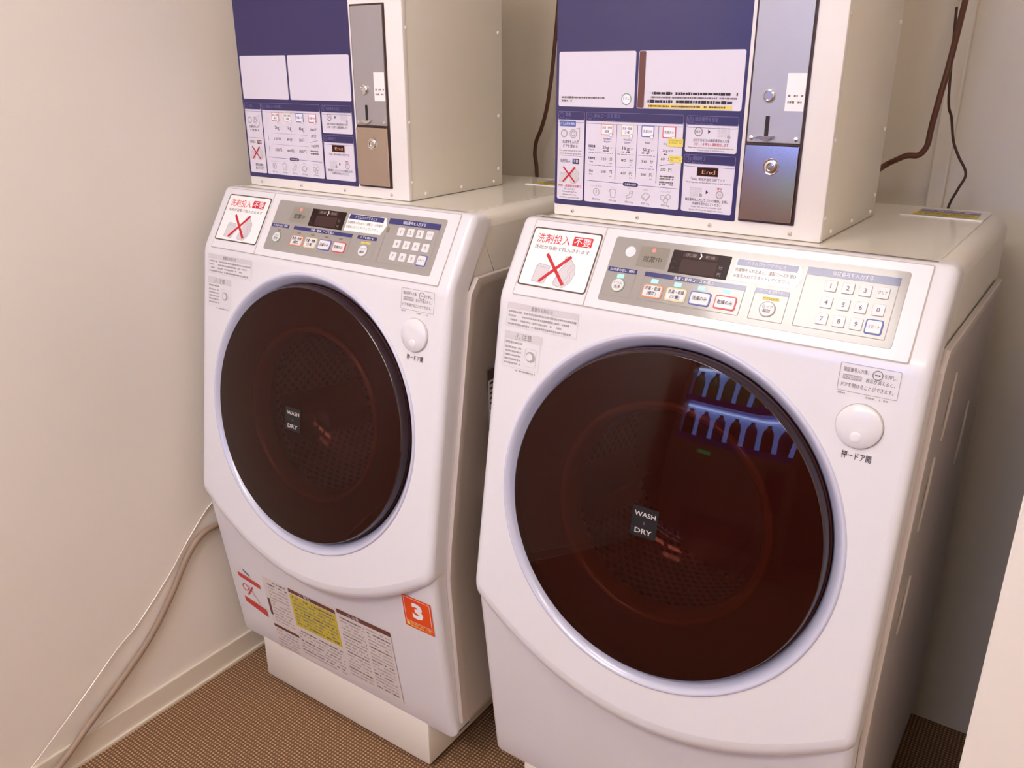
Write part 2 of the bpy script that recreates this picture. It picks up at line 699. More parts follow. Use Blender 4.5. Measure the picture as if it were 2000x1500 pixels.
def washer(loc, rz, label, lit):
    root = thing('washing_machine', loc, label, 'washing machine', rz)
    # ---- cabinet: sides, top corners, back, underside, open to the front
    P = Part()
    cab = [(0.150, 1.131), (0.600, 1.131), (0.630, 1.120), (0.632, 1.09), (0.632, 0.130), (0.62, 0.113), (0.065, 0.113)]
    fr = [(0.052, 0.16), (0.008, 0.48), (0.012, 0.56), (0.095, 1.02), (0.128, 1.107)]
    ns = normals(cab)
    X0c, X1c, rc = 0.0030, W-0.0030, 0.024
    cc = [(X0c+x, e) for x, e in columns(rc, X1c-X0c, mid=4)]
    vs = []
    for x, e in cc:
        for (y, z), nn in zip(cab, ns):
            q = Vector((y, z))+nn*e
            vs.append((x, min(q.x, 0.632) if z > 1.1 and y < 0.2 else q.x, q.y))
    n = len(cab)
    P.mesh(vs, [(i*n+k, i*n+k+1, (i+1)*n+k+1, (i+1)*n+k) for i in range(len(cc)-1) for k in range(n-1)], 'cabinet_white')
    for col in (0, len(cc)-1):
        P.poly([vs[col*n+k] for k in range(n)]+[(cc[col][0], y, z) for y, z in fr], 'cabinet_white')
    P.build('cabinet', root, smooth=35)
    # ---- lid plate on top
    P = Part()
    FT = Frame((0, 0, 1.1325), (0, -1, 0), (0, 0, 1))     # s = -y on the top
    slab(P, FT, rr(0.028, -0.612, W-0.028, -0.150, 0.012), -0.004, 0.0006, 'lid_cream', 0.0004)
    P.build('lid', root, smooth=30)
    P = Part()
    slab(P, FT, rr(0.49, -0.600, 0.612, -0.500, 0.003), 0.0002, 0.0022, 'lid_cream', 0.0008)
    flat(P, FT, rr(0.512, -0.574, 0.600, -0.545, 0.001), 0.0026, 'lavender_print')
    flat(P, FT, rr(0.508, -0.545, 0.602, -0.508, 0.001), 0.0026, 'sticker_yellow')
    dashes(P, FT, 0.515, 0.596, -0.560, 0.006, 'print_white', 0.003, 3)
    dashes(P, FT, 0.515, 0.596, -0.533, 0.005, 'label_brown', 0.003, 4)
    dashes(P, FT, 0.515, 0.596, -0.521, 0.005, 'label_brown', 0.003, 5)
    P.build('lid_label', root, 'small yellow and violet label at the back of the lid')
    # ---- dark gap between the lid and the control panel
    P = Part()
    flat(P, FT, [(0.027, -0.1452), (W-0.027, -0.1452), (W-0.027, -0.1490), (0.027, -0.1490)], 0.0012, 'seam_dirt' if lit else 'seam_line')
    P.build('lid_gap', root)
    # ---- front shell
    P = Part()
    loft(P, shell_profile, RC, 'shell_white', flange=0.035, skip=shell_skip)
    # flat face with the round opening
    cols = [c[0] for c in columns(RC, W) if c[1] < 1e-9]
    top = [(x, 0.013) for x in cols]
    bot = [(x, s_end(x)-0.026) for x in cols]
    outer = top+[(cols[-1], 0.013+(bot[-1][1]-0.013)*k/16) for k in range(1, 16)]+bot[::-1]+[(cols[0], 0.013+(bot[0][1]-0.013)*k/16) for k in range(15, 0, -1)]
    vs, fs = [], []
    no = len(outer)
    for x, s in outer:
        vs.append(FF.p(x, s))
    for x, s in outer:
        d = Vector((x-DCX, s-DCS)).normalized()*0.268
        vs.append(FF.p(DCX+d.x, DCS+d.y))
    for k in range(no):
        fs.append((k, no+k, no+(k+1) % no, (k+1) % no))
    P.mesh(vs, fs, 'shell_white')
    P.build('front_shell', root, smooth=32)
    # ---- lower front panel
    P = Part()

    def low(x):
        h = -0.010
        pts = []
        z_top = FF.p(0, s_end(x)).z+0.045
        v0 = FL.p(0, 0)
        L = math.hypot(Cy-Dy, Cz-Dz)
        st = (Cz-z_top)/((Cz-Dz)/L)
        for k in range(9):
            q = FL.p(0, st+(L-0.01-st)*k/8, h)
            pts.append((q.y, q.z))
        q = FL.p(0, L-0.003, h-0.002)
        pts.append((q.y, q.z))
        pts.append((q.y+0.012, Dz))
        pts.append((q.y+0.05, Dz))
        return pts
    loft(P, low, 0.016, 'shell_white', x0=0.0014, x1=W-0.0014, flange=0.035)
    P.build('lower_panel', root, smooth=32)
    # ---- plinth
    P = Part()
    P.bbox((0.070, 0.040, 0.012), (0.570, 0.58, 0.128), 'cabinet_white', 0.006, 2)
    pl = P.build('plinth', root, smooth=30)
    for px, py in ((0.10, 0.08), (0.54, 0.08), (0.10, 0.54), (0.54, 0.54)):
        Q = Part()
        Q.tube([(px, py, 0.0), (px, py, 0.014)], 0.022, 'gasket', 16, smooth=False)
        Q.build('foot', root)
    # ---- side plates
    for sx, x0 in ((-1, 0.001), (1, W-0.001)):
        P = Part()
        pts = [(0.030, 0.150), (0.104, 1.022), (0.130, 1.034), (0.585, 1.034), (0.600, 1.02), (0.600, 0.150)]
        pts = [(0.055, 0.150), (0.029, 0.495), (0.036, 0.56), (0.108, 1.005), (0.128, 1.030), (0.590, 1.030), (0.602, 1.018), (0.602, 0.150)]
        n = len(pts)
        cy = sum(p[0] for p in pts)/n
        cz = sum(p[1] for p in pts)/n
        rows = []
        for hh, k in ((0.0, 1.0), (0.006, 1.0), (0.008, 0.992), (0.008, 0.93), (0.005, 0.90)):
            rows += [(x0+sx*hh, cy+(y-cy)*k, cz+(z-cz)*(1-(1-k)*0.5)) for y, z in pts]
        fs = []
        for i in range(4):
            for k in range(n):
                fs.append((i*n+k, i*n+(k+1) % n, (i+1)*n+(k+1) % n, (i+1)*n+k))
        fs.append([4*n+k for k in range(n)])
        P.mesh(rows, fs, 'side_plate')
        so = P.build('side_plate', root, smooth=25)
        for gy, gz, gl in ((0.225, 0.92, 0.045), (0.165, 0.81, 0.05), (0.150, 0.64, 0.04), (0.45, 0.80, 0.05)):
            P = Part()
            a, b = (x0+sx*0.005, gy+0.024, gz+gl), (x0+sx*0.007, gy-0.008, gz-gl)
            y0_, y1_ = min(a[1], b[1]), max(a[1], b[1])
            P.tube([(a[0], a[1], a[2]), (b[0], gy+0.002, gz+gl*0.5), (b[0], b[1], gz-0.01), (a[0], b[1]+0.002, b[2])], 0.0022, 'side_plate', 8)
            P.build('grip_rib', so, smooth=60)
        if sx > 0 and not lit:
            P = Part()
            P.box((x0+0.009, 0.150, 0.745), (x0+0.0096, 0.215, 0.860), 'frame_brown')
            P.box((x0+0.0093, 0.152, 0.747), (x0+0.0100, 0.213, 0.840), 'label_paper')
            for k in range(9):
                zz = 0.832-k*0.0095
                P.box((x0+0.0099, 0.155, zz), (x0+0.0102, 0.155+0.03+0.02*((k*7) % 3)/2, zz+0.004), 'frame_brown')
            P.build('rating_label', so, 'dark rating label on the side of the machine')
    # ---- control panel plate with its seams
    P = Part()
    slab(P, FP, rr(0.0285, 0.0035, 0.1562, 0.1290, 0.002), -0.001, 0.0012, 'shell_white', 0.0005)
    slab(P, FP, rr(0.1578, 0.0035, W-0.0285, 0.1290, 0.002), -0.001, 0.0012, 'shell_white', 0.0005)
    outline(P, FP, 0.0270, 0.0020, W-0.0270, 0.1305, 0.003, 0.0014, 0.0004, 'seam_line')
    line(P, FP, (0.157, 0.003), (0.157, 0.130), 0.0016, 0.0004, 'seam_line')
    plate = P.build('control_panel', root, smooth=30)
    # ---- red sticker
    P = Part()
    h = 0.0016
    flat(P, FP, rr(0.030, 0.0150, 0.1545, 0.1130, 0.005), h, 'frame_brown')
    flat(P, FP, rr(0.0324, 0.0174, 0.1521, 0.1106, 0.0038), h+0.0002, 'sticker_white')
    text(P, FP, '洗剤投入', 0.0715, 0.0330, 0.0140, 'red_print', h+0.0004, width=0.061, bold=0.004)
    flat(P, FP, rr(0.1065, 0.0240, 0.1405, 0.0395, 0.002), h+0.0004, 'red_print')
    text(P, FP, '不要', 0.1235, 0.0322, 0.0125, 'print_white', h+0.0006, width=0.029, bold=0.004)
    text(P, FP, '洗剤が自動で投入されます', 0.091, 0.0475, 0.0058, 'frame_brown', h+0.0004, width=0.100)
    detergent_drawing(P, FP, h+0.0003)
    P.build('warning_sticker', plate, 'white square sticker with red cross over detergent, red lettering')
    # ---- grey overlay with prints
    P = Part()
    slab(P, FP, rr(0.1775, 0.0150, 0.5890, 0.1160, 0.004), 0.0008, 0.0018, 'panel_grey', 0.0003)
    h = 0.0021
    # outlined fields
    for x0, s0, x1, s1 in ((0.180, 0.066, 0.2275, 0.107), (0.2405, 0.066, 0.3915, 0.106), (0.405, 0.066, 0.4515, 0.107), (0.465, 0.030, 0.5790, 0.1065)):
        outline(P, FP, x0, s0, x1, s1, 0.0015, 0.0006, h, 'panel_line')
    for x0, s0, x1, s1, t, tw, th in ((0.180, 0.063, 0.2275, 0.0698, 'お洗濯の前に 無料', 0.040, 0.0040), (0.2405, 0.063, 0.3920, 0.0698, '洗濯・乾燥コースを選ぶ', 0.060, 0.0045),
                                      (0.405, 0.063, 0.4512, 0.0698, 'ドアを開ける', 0.030, 0.0040), (0.465, 0.0245, 0.5795, 0.0350, '暗証番号を入力する', 0.050, 0.0055)):
        flat(P, FP, rr(x0, s0, x1, s1, 0.0006), h+0.0001, 'navy_print')
        text(P, FP, t, (x0+x1)/2, (s0+s1)/2, th, 'print_white', h+0.0003, width=tw)
    # open-for-business plate
    flat(P, FP, rr(0.2215, 0.0245, 0.2680, 0.0565, 0.0006), h, 'plate_grey')
    text(P, FP, '営業中', 0.2450, 0.0440, 0.0085, 'black_print', h+0.0003, width=0.029)
    # message tag
    flat(P, FP, [(0.366, 0.058), (0.4545, 0.058), (0.4630, 0.0400), (0.4560, 0.0255), (0.368, 0.0255)], h, 'sticker_white')
    flat(P, FP, rr(0.3700, 0.0262, 0.4530, 0.0352, 0.0006), h+0.0002, 'navy_print')
    text(P, FP, 'ドラムロックするとき', 0.411, 0.0307, 0.0045, 'print_white', h+0.0004, width=0.052)
    text(P, FP, '洗濯物を入れたあと、運転コースを選び', 0.4115, 0.0415, 0.0050, 'mid_print', h+0.0003, width=0.084)
    text(P, FP, 'お金を入れてスタートしてください。', 0.4085, 0.0500, 0.0048, 'mid_print', h+0.0003, width=0.078)
    flat(P, FP, rr(0.4180, 0.0738, 0.4400, 0.0780, 0.0006), h+0.0001, 'highlight_yellow')
    text(P, FP, 'ドアロック', 0.4290, 0.0759, 0.0034, 'black_print', h+0.0003, width=0.019)
    if not lit:
        flat(P, FP, rr(0.4655, 0.0420, 0.4715, 0.0510, 0.001), h+0.0001, 'led_off')
    P.build('panel_overlay', plate, 'grey printed control overlay')
    # display
    P = Part()
    slab(P, FP, rr(0.2735, 0.0245, 0.3605, 0.0590, 0.001), 0.0016, 0.0026, 'display_dark', 0.0003)
    h = 0.0028
    flat(P, FP, rr(0.2895, 0.0370, 0.3430, 0.0570, 0.001), h, 'display_window')
    flat(P, FP, rr(0.2895, 0.0268, 0.3140, 0.0338, 0.002), h, 'display_window')
    flat(P, FP, rr(0.3190, 0.0268, 0.3420, 0.0338, 0.002), h, 'display_window')
    text(P, FP, '洗濯', 0.302, 0.0303, 0.0045, 'display_text', h+0.0002, width=0.016)
    text(P, FP, '乾燥', 0.3305, 0.0303, 0.0045, 'display_text', h+0.0002, width=0.014)
    flat(P, FP, [(0.3145, 0.0345), (0.3165, 0.0345), (0.3185, 0.0303), (0.3165, 0.0262), (0.3145, 0.0262), (0.3165, 0.0303)], h+0.0003, 'print_white')
    text(P, FP, '分', 0.3490, 0.0425, 0.0052, 'display_text', h+0.0002)
    text(P, FP, '円', 0.3490, 0.0530, 0.0052, 'display_text', h+0.0002)
    for s in (0.042, 0.052):
        dashes(P, FP, 0.2770, 0.2860, s, 0.003, 'display_window', h+0.0002, 9)
    P.build('display', plate, 'dark time display')
    if lit:
        P = Part()
        lathe(P, FP, 0.2075, 0.0365, [(0.0085, 0.0016), (0.0083, 0.0028), (0.0070, 0.0030), (0.0055, 0.0026), (0.0, 0.0024)], 'key_white', 28)
        P.build('sensor_knob', plate, 'round pale dimple', smooth=60)
    # LEDs
    P = Part(); flat(P, FP, circ(0.2440, 0.0300, 0.0030, 16), 0.0026, 'led_red'); P.build('indicator_light', plate, 'red light')
    for x, s in ((0.2035, 0.0755), (0.2590, 0.0755), (0.2950, 0.0755), (0.3310, 0.0755), (0.3670, 0.0750)):
        P = Part()
        slab(P, FP, rr(x-0.0052, s-0.0028, x+0.0052, s+0.0028, 0.0006), 0.0018, 0.0022, 'led_cyan') if lit else \
            slab(P, FP, rr(x-0.0042, s-0.0014, x+0.0042, s+0.0014, 0.0006), 0.0018, 0.0022, 'led_off')
        P.build('indicator_light', plate, 'cyan light' if lit else None)
    # round buttons
    for x, s, r_, rm, t1, t2, nm in ((0.2035, 0.0895, 0.0110, 'green_ring', 'ドラム', '洗浄', 'round button with pale green ring'), (0.4280, 0.0905, 0.0110, 'grey_print', 'ロック', '解除', 'round grey button')):
        P = Part()
        slab(P, FP, circ(x, s, r_), 0.0016, 0.0030, rm, 0.0004)
        slab(P, FP, circ(x, s, r_-0.0014), 0.0030, 0.0034, 'key_white', 0.0002)
        text(P, FP, t1, x, s-0.0032, 0.0042, 'mid_print', 0.0037, width=0.0135)
        text(P, FP, t2, x, s+0.0030, 0.0050, 'black_print', 0.0037, width=0.0105)
        P.build('round_button', plate, nm, smooth=40)
    # course buttons
    for x0, rm, t1, t2, nm in ((0.2445, 'orange_ring', '洗濯・乾燥', '(標準)', 'orange'), (0.2810, 'yellow_ring', '洗濯・乾燥', '(少量)', 'yellow'), (0.3172, 'blue_ring', '洗濯のみ', None, 'blue'), (0.3540, 'red_ring', '乾燥のみ', None, 'red')):
        P = Part()
        slab(P, FP, rr(x0, 0.0810, x0+0.0310, 0.1010, 0.0035), 0.0016, 0.0028, rm, 0.0004)
        slab(P, FP, rr(x0+0.0018, 0.0828, x0+0.0292, 0.0992, 0.0024), 0.0028, 0.0034, 'key_white', 0.0003)
        if t2:
            text(P, FP, t1, x0+0.0155, 0.0872, 0.0052, 'black_print', 0.0037, width=0.0245, bold=0.008)
            text(P, FP, t2, x0+0.0155, 0.0945, 0.0052, 'black_print', 0.0037, width=0.0145, bold=0.008)
        else:
            text(P, FP, t1, x0+0.0155, 0.0910, 0.0056, 'black_print', 0.0037, width=0.0215, bold=0.008)
        P.build('course_button', plate, nm+'-edged course button', smooth=40)
    # keypad
    names = (('1', '2', '3', 'クリア'), ('4', '5', '6', '0'), ('7', '8', '9', 'スタート'))
    for j, row in enumerate(names):
        for i, t in enumerate(row):
            x, s = (0.4995, 0.5210, 0.5420, 0.5630)[i], (0.0470, 0.0695, 0.0918)[j]
            P = Part()
            st = t == 'スタート'
            if st:
                slab(P, FP, rr(x-0.0105, s-0.0098, x+0.0105, s+0.0098, 0.003), 0.0016, 0.0026, 'blue_ring', 0.0004)
                slab(P, FP, rr(x-0.0088, s-0.0081, x+0.0088, s+0.0081, 0.002), 0.0026, 0.0034, 'key_white', 0.0003)
                text(P, FP, t, x, s, 0.0042, 'black_print', 0.0037, width=0.0140)
            else:
                slab(P, FP, rr(x-0.0074, s-0.0076, x+0.0074, s+0.0076, 0.0014), 0.0016, 0.0036, 'key_white', 0.0006)
                if t == 'クリア':
                    text(P, FP, t, x, s, 0.0046, 'black_print', 0.0039, width=0.0110)
                else:
                    text(P, FP, t, x, s, 0.0072, 'mid_print', 0.0039, bold=0.012)
            P.build('keypad_key', plate, 'blue-edged start key' if st else None, smooth=40)
    # ---- notices on the front shell
    P = Part()
    h = 0.0005
    flat(P, FF, rr(0.0215, 0.0105, 0.1530, 0.0200, 0.001), h, 'drawing_grey')
    outline(P, FF, 0.0215, 0.0105, 0.1530, 0.0490, 0.001, 0.0007, h+0.0001, 'drawing_grey')
    text(P, FF, '重要なお知らせ', 0.087, 0.0155, 0.0060, 'mid_print', h+0.0002, width=0.040)
    for k in range(4):
        dashes(P, FF, 0.025, 0.150-(0.012*k % 0.03), 0.0245+k*0.0066, 0.0036, 'grey_print', h+0.0002, 21+k, 0.85)
    P.build('notice_sticker', root, 'wide pale grey printed notice at the upper left of the front')
    P = Part()
    flat(P, FF, rr(0.0210, 0.0565, 0.0930, 0.0690, 0.001), h, 'drawing_grey')
    outline(P, FF, 0.0210, 0.0565, 0.0905, 0.1140, 0.001, 0.0007, h+0.0001, 'drawing_grey')
    text(P, FF, '⚠ 注意', 0.057, 0.0628, 0.0085, 'mid_print', h+0.0002, width=0.032)
    dashes(P, FF, 0.024, 0.056, 0.0735, 0.004, 'grey_print', h+0.0002, 31)
    for k in range(5):
        dashes(P, FF, 0.024, 0.055, 0.0815+k*0.0064, 0.0034, 'grey_print', h+0.0002, 41+k, 0.9)
    outline(P, FF, 0.0625, 0.0785, 0.0840, 0.1080, 0.004, 0.0007, h+0.0002, 'drawing_grey')
    ring(P, FF, circ(0.0735, 0.0915, 0.0085), circ(0.0715, 0.0915, 0.0060), h+0.0003, 'grey_print')
    dashes(P, FF, 0.045, 0.088, 0.1175, 0.0028, 'grey_print', h+0.0002, 51)
    P.build('caution_sticker', root, 'small grey caution notice left of the door')
    P = Part()
    outline(P, FF, 0.5360, 0.0085, 0.6080, 0.0445, 0.002, 0.0007, h, 'grey_print')
    text(P, FF, '暗証番号入力後、', 0.5555, 0.0165, 0.0052, 'mid_print', h+0.0002, width=0.030)
    ring(P, FF, circ(0.5812, 0.0178, 0.0062), circ(0.5812, 0.0178, 0.0053), h+0.0002, 'mid_print')
    dashes(P, FF, 0.578, 0.5845, 0.0178, 0.0022, 'mid_print', h+0.0002, 61)
    text(P, FF, 'を押し、', 0.5965, 0.0175, 0.0052, 'mid_print', h+0.0002, width=0.015)
    flat(P, FF, rr(0.5410, 0.0228, 0.5635, 0.0290, 0.0006), h+0.0001, 'grey_print')
    text(P, FF, 'ドアロック', 0.5522, 0.0260, 0.0042, 'print_white', h+0.0003, width=0.020)
    text(P, FF, '表示が消えると、', 0.5855, 0.0265, 0.0052, 'mid_print', h+0.0002, width=0.034)
    text(P, FF, 'ドアを開けることができます。', 0.5715, 0.0360, 0.0052, 'mid_print', h+0.0002, width=0.062)
    dashes(P, FF, 0.572, 0.603, 0.0475, 0.0026, 'grey_print', h+0.0002, 62)
    dashes(P, FF, 0.538, 0.547, 0.0470, 0.0026, 'grey_print', h+0.0002, 63)
    P.build('door_notice', root, 'thin-framed door opening notice above the round button')
    P = Part()
    text(P, FF, '押－ドア開', 0.5740, 0.1240, 0.0088, 'black_print', h+0.0002, width=0.036, bold=0.01)
    P.build('button_caption', root, 'brown caption under the round button')
    # door opening button
    P = Part()
    lathe(P, FF, 0.5711, 0.0849, [(0.0292, 0.0002), (0.0290, 0.0006), (0.0280, 0.0006)], 'seam_line', 48)
    lathe(P, FF, 0.5711, 0.0849, [(0.0281, 0.0), (0.0280, 0.0040), (0.0270, 0.0052), (0.0100, 0.0056), (0.0, 0.0056)], 'shell_white', 48)
    lathe(P, FF, 0.5700, 0.0990, [(0.0080, 0.0050), (0.0066, 0.0064), (0.0030, 0.0068), (0.0, 0.0068)], 'shell_white', 24)
    P.build('door_button', root, 'round white push button', smooth=50)
    # ---- door surround
    P = Part()
    lathe(P, FF, DCX, DCS, [(R_OUT, 0.0), (R_OUT-0.0010, 0.0022), (R_OUT-0.0030, 0.0030), (R_OUT-0.0055, 0.0022), (0.2610, -0.0040), (0.2540, -0.0120), (0.2505, -0.0180), (0.2500, -0.030)], 'bezel_grey', 120)
    P.build('door_surround', root, 'grey lavender ring around the door', smooth=50)
    # ---- door
    P = Part()
    lathe(P, FF, DCX, DCS, [(0.2490, -0.030), (0.2480, -0.010), (0.2470, 0.0), (0.2460, 0.0050), (0.2450, 0.0072), (0.2435, 0.0078)], 'rim_dark', 120)
    door = P.build('door', root, 'brown tinted glass door', smooth=50)
    P = Part()
    prof = []
    rs, hs = 0.2440, 0.0236
    R = (rs*rs+hs*hs)/(2*hs)
    for k in range(19):
        r_ = rs*(1-k/18)
        prof.append((r_, 0.0078+math.sqrt(R*R-r_*r_)-(R-hs)))
    lathe(P, FF, DCX, DCS, prof, 'tinted_glass', 120)
    P.build('door_glass', door, 'domed brown glass', smooth=80)
    P = Part()
    lathe(P, FF, DCX, DCS, [(0.250, -0.012), (0.170, -0.016), (0.163, -0.022), (0.160, -0.034)], 'door_inner', 96)
    P.build('inner_frame', door, smooth=50)
    P = Part()
    lathe(P, FF, DCX, DCS, [(0.1620, -0.020), (0.156, -0.0240), (0.150, -0.060), (0.140, -0.105), (0.120, -0.135), (0.085, -0.150), (0.04, -0.156), (0.0, -0.157)], 'bowl_glass', 96)
    P.build('door_bowl', door, 'clear inner bowl of the door', smooth=80)
    P = Part()
    lathe(P, FF, DCX, DCS, [(0.1720, -0.0150), (0.1690, -0.0105), (0.1630, -0.0105), (0.1580, -0.0160), (0.1520, -0.0300), (0.1500, -0.0420)], 'bowl_rim', 96)
    P.build('bowl_rim', door, 'glossy brown ring around the inner bowl', smooth=60)
    # WASH & DRY plate on the glass
    P = Part()
    hh = 0.0318
    slab(P, FF, rr(DCX-0.0205, DCS-0.0225, DCX+0.0205, DCS+0.0225, 0.0005), hh-0.0006, hh, 'wd_black')
    text(P, FF, 'WASH', DCX, DCS-0.0120, 0.0085, 'wd_letter', hh+0.0003, width=0.0335, bold=0.012)
    text(P, FF, '&', DCX, DCS+0.0008, 0.0060, 'mid_print', hh+0.0003)
    text(P, FF, 'DRY', DCX, DCS+0.0135, 0.0090, 'wd_letter', hh+0.0003, width=0.0270, bold=0.012)
    P.build('door_plate', door, 'small black plate reading WASH & DRY')
    # ---- gasket and drum inside
    P = Part()
    lathe(P, FF, DCX, DCS, [(0.240, -0.030), (0.200, -0.050), (0.185, -0.070), (0.190, -0.090), (0.205, -0.100)], 'gasket', 72)
    P.build('door_gasket', root, smooth=60)
    P = Part()
    lathe(P, FF, DCX, DCS, [(0.185, -0.098), (0.232, -0.104), (0.240, -0.12), (0.240, -0.40), (0.236, -0.412)], 'drum_steel', 72, uv=(96, 62))
    lathe(P, FF, DCX, DCS, [(0.236, -0.412), (0.16, -0.400), (0.10, -0.405), (0.06, -0.385), (0.0, -0.380)], 'drum_back', 72)
    dr = P.build('drum', root, 'perforated steel drum', smooth=50)
    for k in range(3):
        Q = Part()
        t = math.radians(200+120*k)
        a, b = [], []
        pr = [(-0.32, 0.0), (-0.14, 0.25), (0.0, 1.0), (0.14, 0.25), (0.32, 0.0)]
        vs, fs = [], []
        for hdep in (-0.115, -0.14, -0.36, -0.395):
            for da, kk in pr:
                rr_ = 0.239-0.055*kk*(0.2 if hdep in (-0.115, -0.395) else 1)
                vs.append(FF.p(DCX+rr_*math.cos(t+da*0.7), DCS-rr_*math.sin(t+da*0.7), hdep))
        for i in range(3):
            for q in range(4):
                fs.append((i*5+q, i*5+q+1, (i+1)*5+q+1, (i+1)*5+q))
        Q.mesh(vs, fs, 'drum_back')
        Q.build('drum_lifter', dr, smooth=70)
    # ---- left washer only: labels on the lower front
    if not lit:
        h = -0.0094
        P = Part()
        flat(P, FL, [(0.132, 0.3900), (0.512, 0.3620), (0.506, 0.1800), (0.360, 0.1840), (0.212, 0.1860), (0.205, 0.1900), (0.128, 0.1880)], h, 'label_paper')
        flat(P, FL, [(0.212, 0.1980), (0.353, 0.1980), (0.353, 0.1880), (0.212, 0.1880)], h+0.0003, 'label_brown')
        text(P, FL, '⚠ 警告', 0.262, 0.1930, 0.0075, 'print_white', h+0.0005, width=0.034)
        flat(P, FL, [(0.359, 0.1900), (0.508, 0.1880), (0.507, 0.1760), (0.359, 0.1790)], h+0.0003, 'label_brown')
        text(P, FL, '⚠ 注意', 0.405, 0.1840, 0.0075, 'print_white', h+0.0005, width=0.034)
        flat(P, FL, [(0.214, 0.2900), (0.354, 0.2880), (0.353, 0.2000), (0.213, 0.2010)], h+0.0003, 'sticker_yellow')
        for k in range(9):
            dashes(P, FL, 0.220, 0.348, 0.2080+k*0.0090, 0.0050, 'mid_print' if k % 4 == 0 else 'plate_grey', h+0.0005, 71+k, 0.75)
        for k in range(18):
            s = 0.2000+k*0.0090
            dashes(P, FL, 0.365, 0.432, s, 0.0042, 'mid_print' if k % 5 == 0 else 'grey_print', h+0.0003, 91+k, 0.85)
            dashes(P, FL, 0.440, 0.502, s-0.003, 0.0042, 'mid_print' if k % 4 == 1 else 'grey_print', h+0.0003, 121+k, 0.85)
        for k in range(8):
            dashes(P, FL, 0.216, 0.352, 0.3020+k*0.0090, 0.0042, 'mid_print' if k % 3 == 0 else 'grey_print', h+0.0003, 151+k, 0.8)
        flat(P, FL, [(0.131, 0.3290), (0.212, 0.3290), (0.212, 0.3210), (0.131, 0.3210)], h+0.0003, 'label_brown')
        flat(P, FL, [(0.130, 0.2950), (0.138, 0.2950), (0.137, 0.2480), (0.129, 0.2480)], h+0.0003, 'label_brown')
        for k in range(13):
            dashes(P, FL, 0.142, 0.205, 0.1960+k*0.0092, 0.0042, 'mid_print' if k < 2 else 'grey_print', h+0.0003, 171+k, 0.8)
        for k in range(6):
            dashes(P, FL, 0.136, 0.206, 0.3370+k*0.0088, 0.0042, 'grey_print', h+0.0003, 191+k, 0.8)
        line(P, FL, (0.507, 0.190), (0.512, 0.362), 0.0012, h+0.0004, 'grey_print')
        P.build('instruction_label', root, 'large printed safety label with a yellow block, below the door')
        P = Part()
        flat(P, FL, rr(0.5560, 0.0560, 0.6260, 0.1310, 0.001), h+0.0004, 'sticker_orange')
        outline(P, FL, 0.5595, 0.0595, 0.6225, 0.1170, 0.001, 0.0009, h+0.0006, 'print_white')
        text(P, FL, '3', 0.5910, 0.0860, 0.0400, 'print_white', h+0.0006, width=0.026, bold=0.05)
        flat(P, FL, rr(0.5605, 0.1190, 0.5680, 0.1265, 0.0008), h+0.0006, 'highlight_yellow')
        dashes(P, FL, 0.571, 0.622, 0.1208, 0.0034, 'highlight_yellow', h+0.0006, 201, 0.9)
        dashes(P, FL, 0.571, 0.618, 0.1262, 0.0030, 'highlight_yellow', h+0.0006, 202, 0.9)
        P.build('number_sticker', root, 'orange square sticker with a white number 3')
        P = Part()
        flat(P, FL, [(0.041, 0.2230), (0.112, 0.2340), (0.112, 0.2220), (0.040, 0.2110)], h+0.0003, 'label_red')
        flat(P, FL, [(0.044, 0.2950), (0.116, 0.3130), (0.114, 0.2920), (0.043, 0.2790)], h+0.0003, 'label_red')
        line(P, FL, (0.060, 0.270), (0.083, 0.240), 0.004, h+0.0004, 'label_red')
        line(P, FL, (0.066, 0.240), (0.096, 0.280), 0.0016, h+0.0004, 'label_red')
        ring(P, FL, circ(0.056, 0.250, 0.010), circ(0.056, 0.250, 0.0075), h+0.0003, 'label_red')
        flat(P, FL, [(0.062, 0.2020), (0.082, 0.2120), (0.082, 0.2060), (0.062, 0.1960)], h+0.0003, 'mid_print')
        P.build('red_label', root, 'small red and white prohibition label at the lower left')
    return root


w1 = washer((0, 0, 0), 0.0, 'left white front-loading washer-dryer with an orange number 3 sticker below its door', False)
TX, TY, TR = 0.7101, 0.0312, rad(-0.9853)
w2 = washer((TX, TY, 0), TR, 'right white front-loading washer-dryer, nearer one, with lit cyan panel lights', True)


# ------------------------------------------------------------------ coin boxes on the machines
FB = Frame((0, 0.1777, 1.44), (0, 0, -1), (0, -1, 0))     # s = 1.50 - z(measured)


